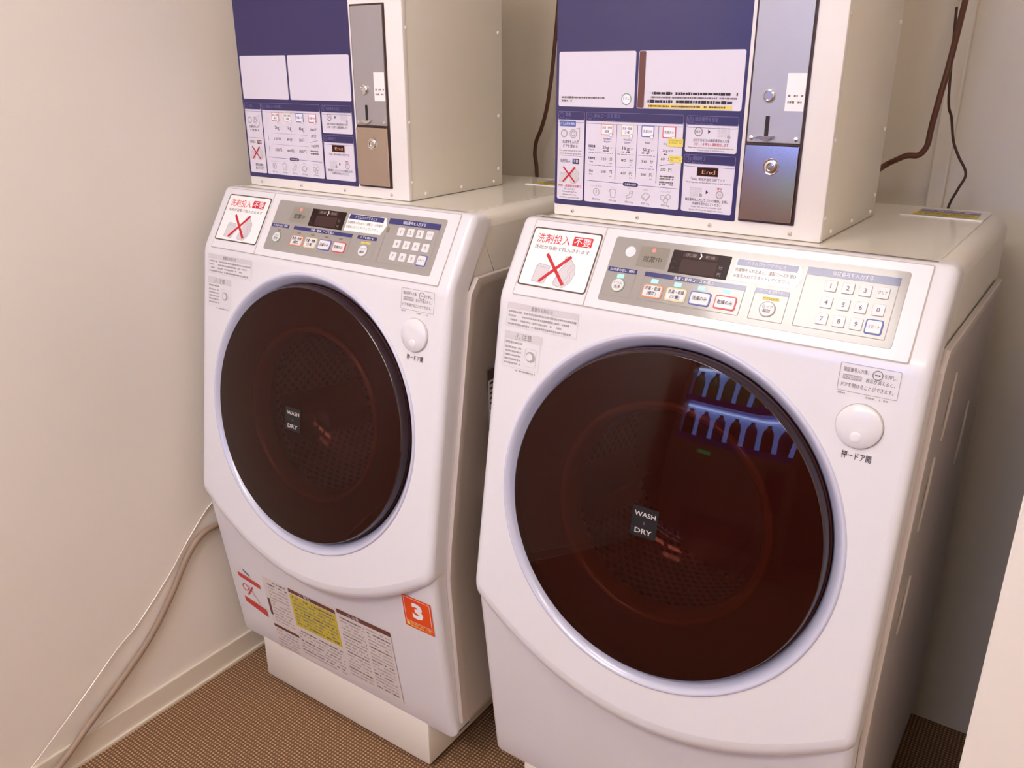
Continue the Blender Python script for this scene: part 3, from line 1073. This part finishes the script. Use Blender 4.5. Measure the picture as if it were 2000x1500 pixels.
def coin_box(loc, rz, label, rich):
    root = thing('coin_box', loc, label, 'coin box', rz)
    X0, X1, Y0, Y1 = 0.0302, 0.4589, 0.1777, 0.4675
    Zb, Zt = 1.1335, 1.66
    P = Part()
    P.bbox((X0+0.002, Y0+0.003, Zb), (X1, Y1, Zt), 'box_side_paint', 0.003, 2)
    P.build('housing', root, smooth=30)
    P = Part()
    P.bbox((X0, Y0, Zb), (X1+0.001, Y0+0.012, Zt), 'coin_box_paint', 0.003, 2)
    P.build('front_plate', root, smooth=30)
    for x in (0.066, 0.182, 0.300, 0.4175):
        P = Part()
        lathe(P, FB, x, 0.298, [(0.0032, 0.0002), (0.0026, 0.0018), (0.0012, 0.0024), (0.0, 0.0024)], 'screw_paint', 14)
        lathe(P, FB, x, 0.298, [(0.0009, 0.0026), (0.0, 0.0027)], 'edge_dark', 8)
        P.build('screw', root, smooth=50)
    FS = Frame((X1, 0, 0), (0, 0, 1), (1, 0, 0))
    for y, z in ((0.186, 1.268), (0.186, 1.166), (0.224, 1.143), (0.330, 1.143), (0.436, 1.143), (0.452, 1.167), (0.453, 1.268), (0.186, 1.42), (0.453, 1.42)):
        P = Part()
        vs = []
        rg = [(0.0034, 0.0), (0.0030, 0.0016), (0.0014, 0.0026)]
        for r_, h_ in rg:
            for k in range(12):
                t = 2*math.pi*k/12
                vs.append((X1+h_, y+r_*math.cos(t), z+r_*math.sin(t)))
        fs = [(i*12+k, i*12+(k+1) % 12, (i+1)*12+(k+1) % 12, (i+1)*12+k) for i in range(2) for k in range(12)]
        fs.append([24+k for k in range(12)])
        P.mesh(vs, fs, 'coin_box_paint')
        P.build('rivet', root, smooth=50)
    # ---- printed instruction panel
    F = FB
    P = Part()
    h = 0.0006
    slab(P, F, rr(0.0316, -0.15, 0.3369, 0.2889, 0.002), -0.0005, h, 'navy_panel', 0.0002)
    pb = P.build('instruction_panel', root, 'navy printed instruction panel')

    def card(x0, s0, x1, s1, hs, title):
        P = Part()
        flat(P, F, rr(x0, s0, x1, s1, 0.003), h+0.0002, 'card_white')
        if hs:
            flat(P, F, rr(x0, s0, x1, hs, 0.003), h+0.0004, 'navy_panel')
            flat(P, F, rr(x0, hs-0.005, x1, hs, 0.0), h+0.0005, 'navy_panel')
            outline(P, F, x0, s0, x1, hs+0.004, 0.003, 0.0006, h+0.0003, 'lavender_print')
            outline(P, F, x0, s0, x1, s1, 0.003, 0.0006, h+0.0007, 'lavender_print' if False else 'card_white')
            outline(P, F, x0, s0, x1, hs, 0.003, 0.0006, h+0.0008, 'lavender_print')
            ring(P, F, circ(x0+0.0065, (s0+hs)/2, 0.0042, 18), circ(x0+0.0065, (s0+hs)/2, 0.0036, 18), h+0.0007, 'lavender_print')
            n, t, e, tw = title
            text(P, F, n, x0+0.0065, (s0+hs)/2, 0.0046, 'lavender_print', h+0.0007)
            text(P, F, t, x0+0.013, (s0+hs)/2-(0.0015 if rich else 0), 0.0056, 'lavender_print', h+0.0007, width=tw, align='L')
            if rich:
                text(P, F, e, x0+0.013, hs-0.0020, 0.0024, 'lavender_print', h+0.0007, width=tw*0.8, align='L')
        return P

    # card 1 : preparation
    P = card(0.0365, 0.1460, 0.0845, 0.2805, 0.1585, ('1', '準備', 'Preparation', 0.010))
    k = h+0.0006
    if rich:
        flat(P, F, rr(0.0400, 0.1600, 0.0690, 0.1685, 0.0006), k, 'blue_ring')
        text(P, F, 'ドラム洗浄 無料', 0.0545, 0.1645, 0.0040, 'print_white', k+0.0002, width=0.026)
    ring(P, F, circ(0.0480, 0.1790, 0.0062, 20), circ(0.0480, 0.1790, 0.0044, 20), k, 'grey_print')
    ring(P, F, circ(0.0645, 0.1790, 0.0066, 20), circ(0.0645, 0.1790, 0.0054, 20), k, 'grey_print')
    ring(P, F, circ(0.0645, 0.1790, 0.0040, 20), circ(0.0645, 0.1790, 0.0028, 20), k, 'grey_print')
    pline(P, F, [(0.0700, 0.172), (0.0760, 0.170), (0.0760, 0.188), (0.0720, 0.190)], 0.0010, k, 'grey_print')
    text(P, F, '洗濯物を入れて', 0.0600, 0.1915, 0.0045, 'black_print', k, width=0.030)
    text(P, F, 'ドアを閉める', 0.0600, 0.1980, 0.0045, 'black_print', k, width=0.026)
    if rich:
        text(P, F, 'Put your laundry in and', 0.0600, 0.2045, 0.0028, 'mid_print', k, width=0.040)
        text(P, F, 'close the door properly', 0.0600, 0.2090, 0.0028, 'mid_print', k, width=0.040)
    line(P, F, (0.039, 0.2125), (0.082, 0.2125), 0.0006, k, 'grey_print')
    text(P, F, '洗剤投入', 0.0510, 0.2205, 0.0052, 'navy_panel' if rich else 'mid_print', k, width=0.019)
    flat(P, F, rr(0.0645, 0.2165, 0.0765, 0.2245, 0.0008), k, 'navy_panel' if rich else 'label_brown')
    text(P, F, '不要', 0.0705, 0.2205, 0.0046, 'print_white', k+0.0002, width=0.009)
    detergent_drawing(P, F, k, 0.50, 0.0135, 0.2010)
    if rich:
        text(P, F, '洗剤・柔軟剤は自動で', 0.0600, 0.2590, 0.0040, 'red_cross', k, width=0.043)
        text(P, F, '投入されます', 0.0600, 0.2640, 0.0028, 'mid_print', k, width=0.020)
        for i, t in enumerate(('Detergent will be', 'dispensed in the', 'machine automatically')):
            text(P, F, t, 0.0600, 0.2680+i*0.0044, 0.0028, 'mid_print', k, width=(0.026, 0.026, 0.036)[i])
    else:
        text(P, F, '洗剤は自動で', 0.0640, 0.2650, 0.0050, 'black_print', k, width=0.024)
        text(P, F, '投入されます', 0.0650, 0.2715, 0.0050, 'black_print', k, width=0.026)
    P.build('instruction_card', pb)
    # card 2 : courses
    P = card(0.0875, 0.1460, 0.2490, 0.2805, 0.1590, ('2', '運転コースを選ぶ', 'Select a course', 0.046))
    cols_ = (0.1245, 0.1590, 0.1930, 0.2275)
    rings = ('orange_ring', 'yellow_ring', 'blue_ring', 'red_ring')
    for i, x in enumerate(cols_):
        flat(P, F, rr(x-0.0105, 0.1625, x+0.0105, 0.1790, 0.002), k, rings[i])
        flat(P, F, rr(x-0.0092, 0.1638, x+0.0092, 0.1777, 0.0014), k+0.0002, 'print_white')
        if i < 2:
            text(P, F, '洗濯・乾燥', x, 0.1680, 0.0036, 'black_print', k+0.0004, width=0.0165)
            text(P, F, ('標準', '少量')[i], x, 0.1735, 0.0036, 'black_print', k+0.0004, width=0.008)
        else:
            text(P, F, ('洗濯のみ', '乾燥のみ')[i-2], x, 0.1708, 0.0040, 'black_print', k+0.0004, width=0.0150)
        ring(P, F, circ(x+0.0070, 0.1785, 0.0030, 14), circ(x+0.0070, 0.1785, 0.0024, 14), k+0.0006, 'grey_print')
        flat(P, F, circ(x+0.0070, 0.1785, 0.0024, 14), k+0.0005, 'print_white')
    if rich:
        for x in (0.1410, 0.1760, 0.2105):
            line(P, F, (x, 0.1630), (x, 0.2440), 0.0008, k, 'lavender_print')
        for s in (0.2055, 0.2245):
            for x in (0.0930, 0.1440, 0.1790):
                dashes(P, F, x, x+(0.044 if x < 0.1 else 0.028), s, 0.0009, 'lavender_print', k, 5)
        for i, (a, b) in enumerate((('Wash&Dry', 'Regular'), ('Wash&Dry', 'Quick'), ('Wash', ''), ('Dry', ''))):
            if b:
                text(P, F, a, cols_[i]+0.001, 0.1840, 0.0030, 'navy_print', k, width=0.014)
                text(P, F, b, cols_[i]+0.001, 0.1880, 0.0030, 'navy_print', k, width=0.011)
            elif i == 2:
                text(P, F, a, cols_[i], 0.1870, 0.0032, 'black_print', k, width=0.009)
            else:
                text(P, F, a, 0.2225, 0.1870, 0.0032, 'black_print', k, width=0.006)
        for i, (a, b) in enumerate((('洗濯容量', 'Capacity'), ('所要時間', 'Time'), ('料金', 'Price'))):
            s = (0.1960, 0.2140, 0.2330)[i]
            text(P, F, a, 0.0985, s, 0.0036, 'navy_print', k, width=0.0125 if i < 2 else 0.007, bold=0.01)
            text(P, F, b, 0.0985, s+0.0048, 0.0028, 'navy_print', k, width=0.010 if i < 1 else 0.006)
        for i, t in enumerate(('2kg', '1kg', '6kg')):
            text(P, F, t, cols_[i]-0.001, 0.1965, 0.0060, 'black_print', k, width=0.012)
            text(P, F, '以下', cols_[i]+0.0095, 0.1975, 0.0024, 'mid_print', k, width=0.005)
            dashes(P, F, cols_[i]-0.008, cols_[i]+0.006, 0.2020, 0.0024, 'mid_print', k, 7+i)
        text(P, F, '2kg', 0.2225, 0.1965, 0.0042, 'black_print', k, width=0.008)
        text(P, F, '以下', 0.2315, 0.1965, 0.0034, 'black_print', k, width=0.007)
        dashes(P, F, 0.216, 0.231, 0.2020, 0.0024, 'mid_print', k, 17)
        for s, vals, un, en in ((0.2140, ('120', '80', '30'), '分', 'min'), (0.2330, ('500', '400', '300'), '円', 'yen')):
            for i, t in enumerate(vals):
                text(P, F, t, cols_[i]-0.004, s, 0.0048, 'black_print', k, width=0.0085)
                text(P, F, un, cols_[i]+0.0085, s, 0.0050, 'black_print', k)
                text(P, F, en, cols_[i]+0.0085, s+0.0060, 0.0026, 'mid_print', k, width=0.004)
        text(P, F, '60', 0.2195, 0.2085, 0.0048, 'black_print', k, width=0.006)
        text(P, F, '分', 0.2300, 0.2085, 0.0046, 'black_print', k)
        line(P, F, (0.215, 0.2185), (0.238, 0.2145), 0.0006, k, 'mid_print')
        text(P, F, '200', 0.2205, 0.2235, 0.0050, 'black_print', k, width=0.009)
        text(P, F, '円', 0.2320, 0.2235, 0.0050, 'black_print', k)
        for q, s in enumerate((0.2335, 0.2370, 0.2420, 0.2450)):
            dashes(P, F, 0.2160, 0.2390, s, 0.0024, 'mid_print', k, 27+q, 0.9)
    else:
        for i, t in enumerate(('2kg', '1kg', '6kg')):
            text(P, F, t, cols_[i]+0.002, 0.1905, 0.0070, 'black_print', k, width=0.012)
            dashes(P, F, cols_[i]+0.004, cols_[i]+0.010, 0.1965, 0.0022, 'grey_print', k, 7)
        text(P, F, '2kg以下', cols_[3]+0.001, 0.1910, 0.0042, 'black_print', k, width=0.017)
        for s, vals in ((0.2120, ('120分', '80分', '30分')), (0.2330, ('500円', '400円', '300円'))):
            for i, t in enumerate(vals):
                text(P, F, t, cols_[i]+0.001, s, 0.0060, 'black_print', k, width=0.019 if len(t) > 3 else 0.015)
            line(P, F, (0.108, s-0.0105), (0.212, s-0.0095), 0.0004, k, 'grey_print')
            line(P, F, (0.0990, s-0.006), (0.0990, s+0.004), 0.0008, k, 'lavender_print')
        text(P, F, '30分', 0.2275, 0.2030, 0.0060, 'black_print', k, width=0.014)
        line(P, F, (0.216, 0.2150), (0.238, 0.2110), 0.0006, k, 'mid_print')
        text(P, F, '100円', 0.2290, 0.2215, 0.0058, 'black_print', k, width=0.019)
        dashes(P, F, 0.216, 0.238, 0.2310, 0.0028, 'mid_print', k, 28, 0.9)
        dashes(P, F, 0.216, 0.238, 0.2355, 0.0028, 'mid_print', k, 29, 0.9)
    line(P, F, (0.092, 0.2480), (0.245, 0.2500), 0.0007, k, 'lavender_print')
    flat(P, F, rr(0.1555, 0.2460, 0.1815, 0.2520, 0.003), k+0.0002, 'navy_panel')
    text(P, F, '洗濯物の目安', 0.1685, 0.2490, 0.0030, 'print_white', k+0.0004, width=0.019)
    tops = ('バスタオル', 'シャツ', '靴下', 'タオル', 'ズボンなど')
    for i in range(5):
        x = (0.1090, 0.1385, 0.1670, 0.1950, 0.2280)[i]
        s = 0.2645
        text(P, F, tops[i], x, 0.2555, 0.0024, 'grey_print', k, width=(0.020, 0.006, 0.005, 0.008, 0.018)[i])
        if i == 0:
            ring(P, F, circ(x, s, 0.0058, 14), circ(x, s, 0.0046, 14), k, 'grey_print')
            line(P, F, (x, s-0.003), (x, s+0.003), 0.0018, k, 'grey_print')
        elif i == 1:
            pline(P, F, [(x-0.006, s-0.004), (x-0.002, s-0.006), (x+0.003, s-0.006), (x+0.006, s-0.003), (x+0.004, s), (x+0.004, s+0.006), (x-0.004, s+0.006), (x-0.004, s), (x-0.006, s-0.004)], 0.0010, k, 'grey_print')
        elif i == 2:
            pline(P, F, [(x+0.001, s-0.006), (x+0.006, s-0.005), (x+0.004, s+0.003), (x-0.004, s+0.006), (x-0.006, s+0.003), (x, s), (x+0.001, s-0.006)], 0.0010, k, 'grey_print')
            pline(P, F, [(x+0.001, s-0.003), (x+0.005, s-0.002)], 0.0010, k, 'grey_print')
        elif i == 3:
            pline(P, F, [(x-0.007, s+0.001), (x-0.001, s-0.005), (x+0.007, s-0.002), (x+0.002, s+0.005), (x-0.007, s+0.001), (x-0.006, s+0.004), (x+0.001, s+0.007), (x+0.007, s)], 0.0010, k, 'grey_print')
        else:
            for dx, ds in ((-0.005, 0.0), (0.004, -0.002), (0.0, 0.004)):
                ring(P, F, circ(x+dx, s+ds, 0.0042, 10), circ(x+dx, s+ds, 0.0032, 10), k, 'grey_print')
        text(P, F, ('約0.3kg', '約0.2kg', '約0.1kg', '約0.1kg', '約0.4kg')[i], x, 0.2755, 0.0030, 'mid_print', k, width=0.0135)
    if rich:
        for x0, s0, x1, s1, sd in ((0.2265, 0.1790, 0.2505, 0.1905, 1), (0.2300, 0.2030, 0.2510, 0.2125, 2)):
            flat(P, F, rr(x0, s0, x1, s1, 0.001), k+0.0006, 'highlight_yellow')
            dashes(P, F, x0+0.002, x1-0.002, s0+0.003, 0.0022, 'sticker_yellow', k+0.0008, sd)
            dashes(P, F, x0+0.002, x1-0.002, s0+0.0062, 0.0022, 'sticker_yellow', k+0.0008, sd+4)
    P.build('instruction_card', pb, 'wide price and course card')
    # card 3 : pin code
    P = card(0.2535, 0.1465, 0.3310, 0.1960, 0.1590, ('3', '暗証番号を設定', 'Set your code', 0.034))
    ring(P, F, circ(0.2725, 0.1680, 0.0062, 22), circ(0.2725, 0.1680, 0.0052, 22), k, 'mid_print')
    text(P, F, '確定', 0.2725, 0.1680, 0.0034, 'mid_print', k, width=0.007)
    flat(P, F, [(0.2870, 0.1705), (0.2905, 0.1675), (0.2870, 0.1645)], k, 'black_print')
    for j in range(3):
        for i in range(4):
            x, s = 0.3030+i*0.0048, 0.1635+j*0.0045
            outline(P, F, x-0.0016, s-0.0016, x+0.0016, s+0.0016, 0.0004, 0.0003, k, 'grey_print')
    flat(P, F, circ(0.3180, 0.1740, 0.0026, 10), k+0.0002, 'grey_print')
    text(P, F, 'お好きな4けたの暗証番号を入力後', 0.2925, 0.1795, 0.0040, 'black_print', k, width=0.054)
    text(P, F, 'スタートを押すと運転開始します', 0.2925, 0.1850, 0.0040, 'red_cross' if rich else 'black_print', k, width=0.052)
    if rich:
        text(P, F, 'Enter the code of your choice and press the start key', 0.2925, 0.1895, 0.0024, 'mid_print', k, width=0.068)
        text(P, F, 'Please note it before use', 0.2925, 0.1930, 0.0024, 'mid_print', k, width=0.040)
    P.build('instruction_card', pb)
    # card 4 : end
    P = card(0.2535, 0.1995, 0.3310, 0.2805, 0.2125, ('4', '運転終了', 'Finish', 0.020))
    flat(P, F, rr(0.2745, 0.2165, 0.3070, 0.2290, 0.0006), k, 'label_brown')
    flat(P, F, rr(0.2755, 0.2175, 0.3060, 0.2280, 0.0006), k+0.0001, 'display_dark')
    text(P, F, 'End', 0.2925, 0.2228, 0.0070, 'orange_ring', k+0.0003, width=0.020)
    text(P, F, '「End」表示が出たら終了です', 0.2920, 0.2335, 0.0038, 'black_print', k, width=0.052)
    if rich:
        text(P, F, '"End" appears on the display when it has finished', 0.2925, 0.2380, 0.0026, 'mid_print', k, width=0.068)
    for j in range(3):
        for i in range(4):
            x, s = 0.2680+i*0.0048, 0.2475+j*0.0045
            outline(P, F, x-0.0016, s-0.0016, x+0.0016, s+0.0016, 0.0004, 0.0003, k, 'grey_print')
    flat(P, F, circ(0.2830, 0.2560, 0.0026, 10), k+0.0002, 'grey_print')
    flat(P, F, [(0.2905, 0.2540), (0.2940, 0.2510), (0.2905, 0.2480)], k, 'black_print')
    text(P, F, '押す', 0.3110, 0.2455, 0.0034, 'red_cross', k, width=0.008)
    ring(P, F, circ(0.3115, 0.2535, 0.0058, 16), circ(0.3115, 0.2535, 0.0042, 16), k, 'grey_print')
    text(P, F, 'ロ', 0.3115, 0.2535, 0.0040, 'grey_print', k)
    text(P, F, '暗証番号を入力して「ロック解除」を押し', 0.2925, 0.2630, 0.0040, 'black_print', k, width=0.066)
    text(P, F, '洗濯物を取り出してください', 0.2925, 0.2682, 0.0038, 'black_print', k, width=0.044)
    if rich:
        text(P, F, 'Enter the security number and', 0.2925, 0.2728, 0.0026, 'mid_print', k, width=0.046)
        text(P, F, 'press the key to open the door', 0.2925, 0.2768, 0.0026, 'mid_print', k, width=0.052)
    P.build('instruction_card', pb)
    # upper cards
    P = Part()
    flat(P, F, rr(0.0365, 0.0600, 0.1680, 0.1390, 0.003), h+0.0002, 'card_white')
    if rich:
        dashes(P, F, 0.042, 0.118, 0.1255, 0.0032, 'mid_print', k, 61, 0.9)
        dashes(P, F, 0.042, 0.062, 0.1305, 0.0032, 'mid_print', k, 62, 0.9)
        flat(P, F, circ(0.1550, 0.1265, 0.0085, 20), k, 'green_ring')
        flat(P, F, circ(0.1550, 0.1265, 0.0070, 20), k+0.0001, 'print_white')
        text(P, F, 'ドラム', 0.1550, 0.1255, 0.0044, 'mid_print', k+0.0003, width=0.010)
    P.build('instruction_card', pb)
    P = Part()
    flat(P, F, rr(0.1725, 0.0600, 0.3325, 0.1390, 0.003), h+0.0002, 'card_white')
    if rich:
        flat(P, F, rr(0.1735, 0.0605, 0.1840, 0.1380, 0.002), k, 'label_brown')
        flat(P, F, rr(0.1900, 0.1325, 0.3190, 0.1380, 0.0008), k, 'highlight_yellow')
        dashes(P, F, 0.1920, 0.3100, 0.1350, 0.0026, 'label_brown', k+0.0002, 66, 0.9)
        dashes(P, F, 0.1900, 0.3200, 0.1285, 0.0044, 'black_print', k, 67, 0.9)
        dashes(P, F, 0.1900, 0.3250, 0.1230, 0.0026, 'mid_print', k, 68, 0.9)
        dashes(P, F, 0.1960, 0.3280, 0.1175, 0.0040, 'black_print', k, 69, 0.9)
    P.build('instruction_card', pb)
    # ---- coin mechanism: upper unit and lockable door
    P = Part()
    slab(P, F, rr(0.3425, -0.02, 0.4215, 0.2865, 0.001), -0.0005, 0.0020, 'edge_dark')
    P.build('coin_frame', root, 'thin dark frame')
    P = Part()
    slab(P, F, rr(0.3455, -0.017, 0.4185, 0.1785, 0.0015), 0.0020, 0.0045, 'steel_flat', 0.0008)
    cu = P.build('coin_unit', root, 'steel plate with the coin slot')
    P = Part()
    slab(P, F, rr(0.3690, 0.1440, 0.3745, 0.1745, 0.0008), 0.0040, 0.0050, 'slot_dark')
    P.build('coin_slot', cu)
    P = Part()
    a = [(0.3560, 0.1725), (0.3640, 0.1690), (0.3725, 0.1700), (0.3830, 0.1690), (0.3830, 0.1715), (0.3760, 0.1745), (0.3720, 0.1765), (0.3640, 0.1735)]
    slab(P, F, a[::-1], 0.0046, 0.0090, 'chrome', 0.0008)
    P.build('return_lever', cu, 'small polished lever at the foot of the coin slot')
    for x in (0.3515, 0.4125):
        P = Part()
        lathe(P, F, x, 0.1725, [(0.0034, 0.0044), (0.0030, 0.0058), (0.0, 0.0062)], 'chrome', 14)
        P.build('screw', cu, smooth=50)
    P = Part()
    lathe(P, F, 0.3705, 0.1180, [(0.0085, 0.0044), (0.0080, 0.0075), (0.0060, 0.0085), (0.0055, 0.0070), (0.0, 0.0070)], 'chrome', 28)
    P.build('return_button', cu, 'round polished button above the coin slot', smooth=40)
    P = Part()
    flat(P, F, rr(0.3930, 0.0900, 0.4180, 0.1370, 0.0006), 0.0048, 'sticker_white')
    dashes(P, F, 0.3960, 0.4160, 0.1180, 0.0034, 'mid_print', 0.0050, 71, 0.9)
    dashes(P, F, 0.3960, 0.4150, 0.1260, 0.0034, 'mid_print', 0.0050, 72, 0.9)
    P.build('coin_sticker', cu, 'small white paper sticker')
    P = Part()
    slab(P, F, rr(0.3455, 0.1815, 0.4185, 0.2835, 0.0015), 0.0020, 0.0050, 'steel', 0.0010)
    P.v = [(x, y-0.0022*(1.2585-z)/0.102-0.0026*(0.4185-x)/0.073, z) if y < FB.p(0, 0, 0.004).y else (x, y, z) for x, y, z in P.v]
    cdn = P.build('coin_door', root, 'brushed steel door with a round lock', smooth=20)
    P = Part()
    lathe(P, F, 0.3835, 0.2095, [(0.0112, 0.0048), (0.0110, 0.0070), (0.0100, 0.0084), (0.0088, 0.0080), (0.0082, 0.0095), (0.0072, 0.0100), (0.0052, 0.0100), (0.0050, 0.0080), (0.0036, 0.0080), (0.0034, 0.0095), (0.0, 0.0096)], 'chrome', 32)
    flat(P, F, rr(0.3790, 0.2125, 0.3800, 0.2150, 0), 0.0104, 'slot_dark')
    P.build('lock', cdn, 'round tubular key lock', smooth=35)
    return root


c1 = coin_box((0, 0, 0.0), 0.0, 'white coin box with a navy instruction panel standing on the left washer, no yellow marks', False)
c2 = coin_box((TX, TY, 0.0), TR, 'white coin box with yellow highlights on its navy panel, standing on the right washer', True)


# ------------------------------------------------------------------ cables
def cable(name, pts, r, m, label, cat='cable'):
    P = Part()
    P.tube(pts, r, m)
    return tag(P.build(name, smooth=60), label, cat)


cable('power_cable', [(0.425, 0.765, 1.75), (0.412, 0.735, 1.40), (0.408, 0.72, 1.298), (0.399, 0.72, 1.257), (0.387, 0.72, 1.223), (0.376, 0.72, 1.200), (0.372, 0.72, 1.171), (0.380, 0.715, 1.143), (0.386, 0.71, 1.09), (0.388, 0.71, 0.95)], 0.0045, 'cable_brown',
      'brown cable hanging behind the left washer, right of its coin box')
cable('power_cable', [(1.1300, 0.53, 1.170), (1.158, 0.60, 1.199), (1.177, 0.60, 1.211), (1.193, 0.60, 1.219), (1.211, 0.60, 1.221), (1.221, 0.60, 1.236), (1.2225, 0.60, 1.255), (1.224, 0.60, 1.275), (1.228, 0.60, 1.313), (1.234, 0.62, 1.40), (1.24, 0.72, 1.7), (1.24, 0.765, 1.9)], 0.0048, 'cable_brown',
      'thick brown cable bending into the back of the right coin box')
cable('thin_cable', [(1.215, 0.70, 1.45), (1.229, 0.68, 1.312), (1.239, 0.68, 1.277), (1.248, 0.68, 1.240), (1.260, 0.68, 1.215), (1.276, 0.68, 1.187), (1.268, 0.68, 1.160), (1.258, 0.68, 1.127), (1.250, 0.685, 1.05)], 0.0022, 'cable_dark',
      'thin dark kinked cable dropping behind the right washer lid')
cable('wall_tubing', [(-0.038, 0.09, 0.375), (-0.040, 0.028, 0.381), (-0.041, -0.012, 0.372), (-0.042, -0.050, 0.338), (-0.042, -0.101, 0.268), (-0.042, -0.163, 0.198), (-0.040, -0.233, 0.145), (-0.034, -0.33, 0.085), (-0.024, -0.43, 0.03), (-0.015, -0.55, 0.009), (0.0, -0.75, 0.009)], 0.0070, 'tubing_beige',  # beige tube, darker than the wall, along the strip beside the cord
      'beige tube running down the left wall beside the left washer', 'tubing')
cable('clear_cord', [(-0.046, 0.06, 0.45), (-0.047, 0.017, 0.424), (-0.047, -0.040, 0.372), (-0.047, -0.096, 0.314), (-0.047, -0.183, 0.240), (-0.046, -0.239, 0.208), (-0.040, -0.34, 0.14), (-0.037, -0.46, 0.06), (-0.030, -0.55, 0.004), (-0.02, -0.70, 0.003)], 0.0016, 'cord_white',
      'thin white cord on the left wall just above the beige tube', 'cord')

# ------------------------------------------------------------------ vending machine across the room (seen mirrored in the door and steel)
VX0, VX1, VY0, VY1 = 0.15, 1.32, -2.95, -2.25
vm = thing('vending_machine', ((VX0+VX1)/2, VY1, 0), 'tall drinks vending machine with blue-lit bottle window, mirrored in the right washer door', 'vending machine')


def vpart(P, name, label=None, parent=vm, smooth=30):
    P.v = [(x-(VX0+VX1)/2, y-VY1, z) for x, y, z in P.v]
    o = P.build(name, parent, label, smooth)
    return o


P = Part()
P.bbox((VX0, VY0, 0.02), (VX1, VY1-0.16, 1.86), 'vend_body', 0.01, 2)
P.bbox((VX0, VY1-0.17, 0.02), (VX1, VY1, 1.08), 'vend_body', 0.006, 2)
P.bbox((VX0, VY1-0.17, 1.80), (VX1, VY1, 1.86), 'vend_body', 0.006, 2)
P.bbox((VX0, VY1-0.17, 1.07), (VX0+0.05, VY1, 1.81), 'vend_body', 0.006, 2)
P.bbox((VX1-0.05, VY1-0.17, 1.07), (VX1, VY1, 1.81), 'vend_body', 0.006, 2)
vpart(P, 'body')
P = Part(); P.box((VX0+0.05, VY1-0.160, 1.08), (VX1-0.05, VY1-0.155, 1.80), 'vend_light'); vpart(P, 'back_light', 'lit blue-white back of the window')
for zz in (1.08, 1.45):
    P = Part()
    P.box((VX0+0.05, VY1-0.15, zz), (VX1-0.05, VY1-0.02, zz+0.055), 'vend_shelf')
    vpart(P, 'shelf')
    P = Part()
    P.box((VX0+0.06, VY1-0.14, zz+0.335), (VX1-0.06, VY1-0.12, zz+0.348), 'vend_tube')
    vpart(P, 'shelf_light')
FV = Frame((0, 0, 0), (0, 1, 0), (0, 0, 1))
for j, zz in enumerate((1.135, 1.505)):
    for i in range(7):
        x = VX0+0.13+i*0.150
        P = Part()
        m = (('bottle_brown', 'bottle_violet', 'bottle_violet', 'bottle_brown', 'bottle_violet')[i % 5], 'bottle_green')[j]
        prof = [(0.0, 0.0), (0.050, 0.002), (0.054, 0.02), (0.054, 0.15), (0.046, 0.195), (0.020, 0.225), (0.020, 0.245), (0.0, 0.246)]
        vs, fs = [], []
        for r_, z_ in prof:
            for k in range(16):
                t = 2*math.pi*k/16
                vs.append((x+r_*math.cos(t), VY1-0.075+r_*math.sin(t), zz+z_))
        for a in range(len(prof)-1):
            for k in range(16):
                fs.append((a*16+k, a*16+(k+1) % 16, (a+1)*16+(k+1) % 16, (a+1)*16+k))
        P.mesh(vs, fs, m)
        vpart(P, 'display_bottle', smooth=50)
P = Part()
P.box((VX0+0.30, VY1, 0.985), (VX0+0.42, VY1+0.004, 1.02), 'led_green')
vpart(P, 'price_display', 'small green lit display')
P = Part()
P.bbox((VX0+0.25, VY1-0.02, 0.22), (VX1-0.25, VY1+0.012, 0.46), 'vend_dark', 0.006, 2)
vpart(P, 'delivery_flap')
P = Part()
P.bbox((VX1-0.24, VY1-0.01, 0.62), (VX1-0.08, VY1+0.010, 1.0), 'vend_dark', 0.006, 2)
vpart(P, 'coin_panel')


# ------------------------------------------------------------------ ceiling light over the washers, plus added fill lights
def ceiling_light(x0, y0, x1, y1, m, label):
    cx, cy = (x0+x1)/2, (y0+y1)/2
    o = thing('ceiling_light', (cx, cy, ZC-0.03), label, 'ceiling light')
    P = Part()
    P.bbox((x0-cx-0.02, y0-cy-0.02, -0.005), (x1-cx+0.02, y1-cy+0.02, 0.030), 'lamp_frame', 0.004, 2)
    P.build('frame', o, smooth=30)
    P = Part()
    P.box((x0-cx, y0-cy, -0.060), (x1-cx, y1-cy, -0.006), m)
    P.build('diffuser', o, 'lit diffuser')


ceiling_light(0.38, -1.08, 0.98, -0.78, 'lamp_main', 'rectangular ceiling light over the front of the washers')
ceiling_light(0.95, -2.05, 1.40, -1.65, 'fill_far', "middle square fill light added to the ceiling, in front of the vending machine's right half")
ceiling_light(0.25, -2.05, 0.75, -1.65, 'fill_far', "left square fill light added to the ceiling, in front of the vending machine's left half")
ceiling_light(1.75, -2.00, 2.20, -1.55, 'fill_side', 'square fill light added to the ceiling at the far right side of the room')

bpy.data.objects.remove(_co)
bpy.data.curves.remove(_cu)
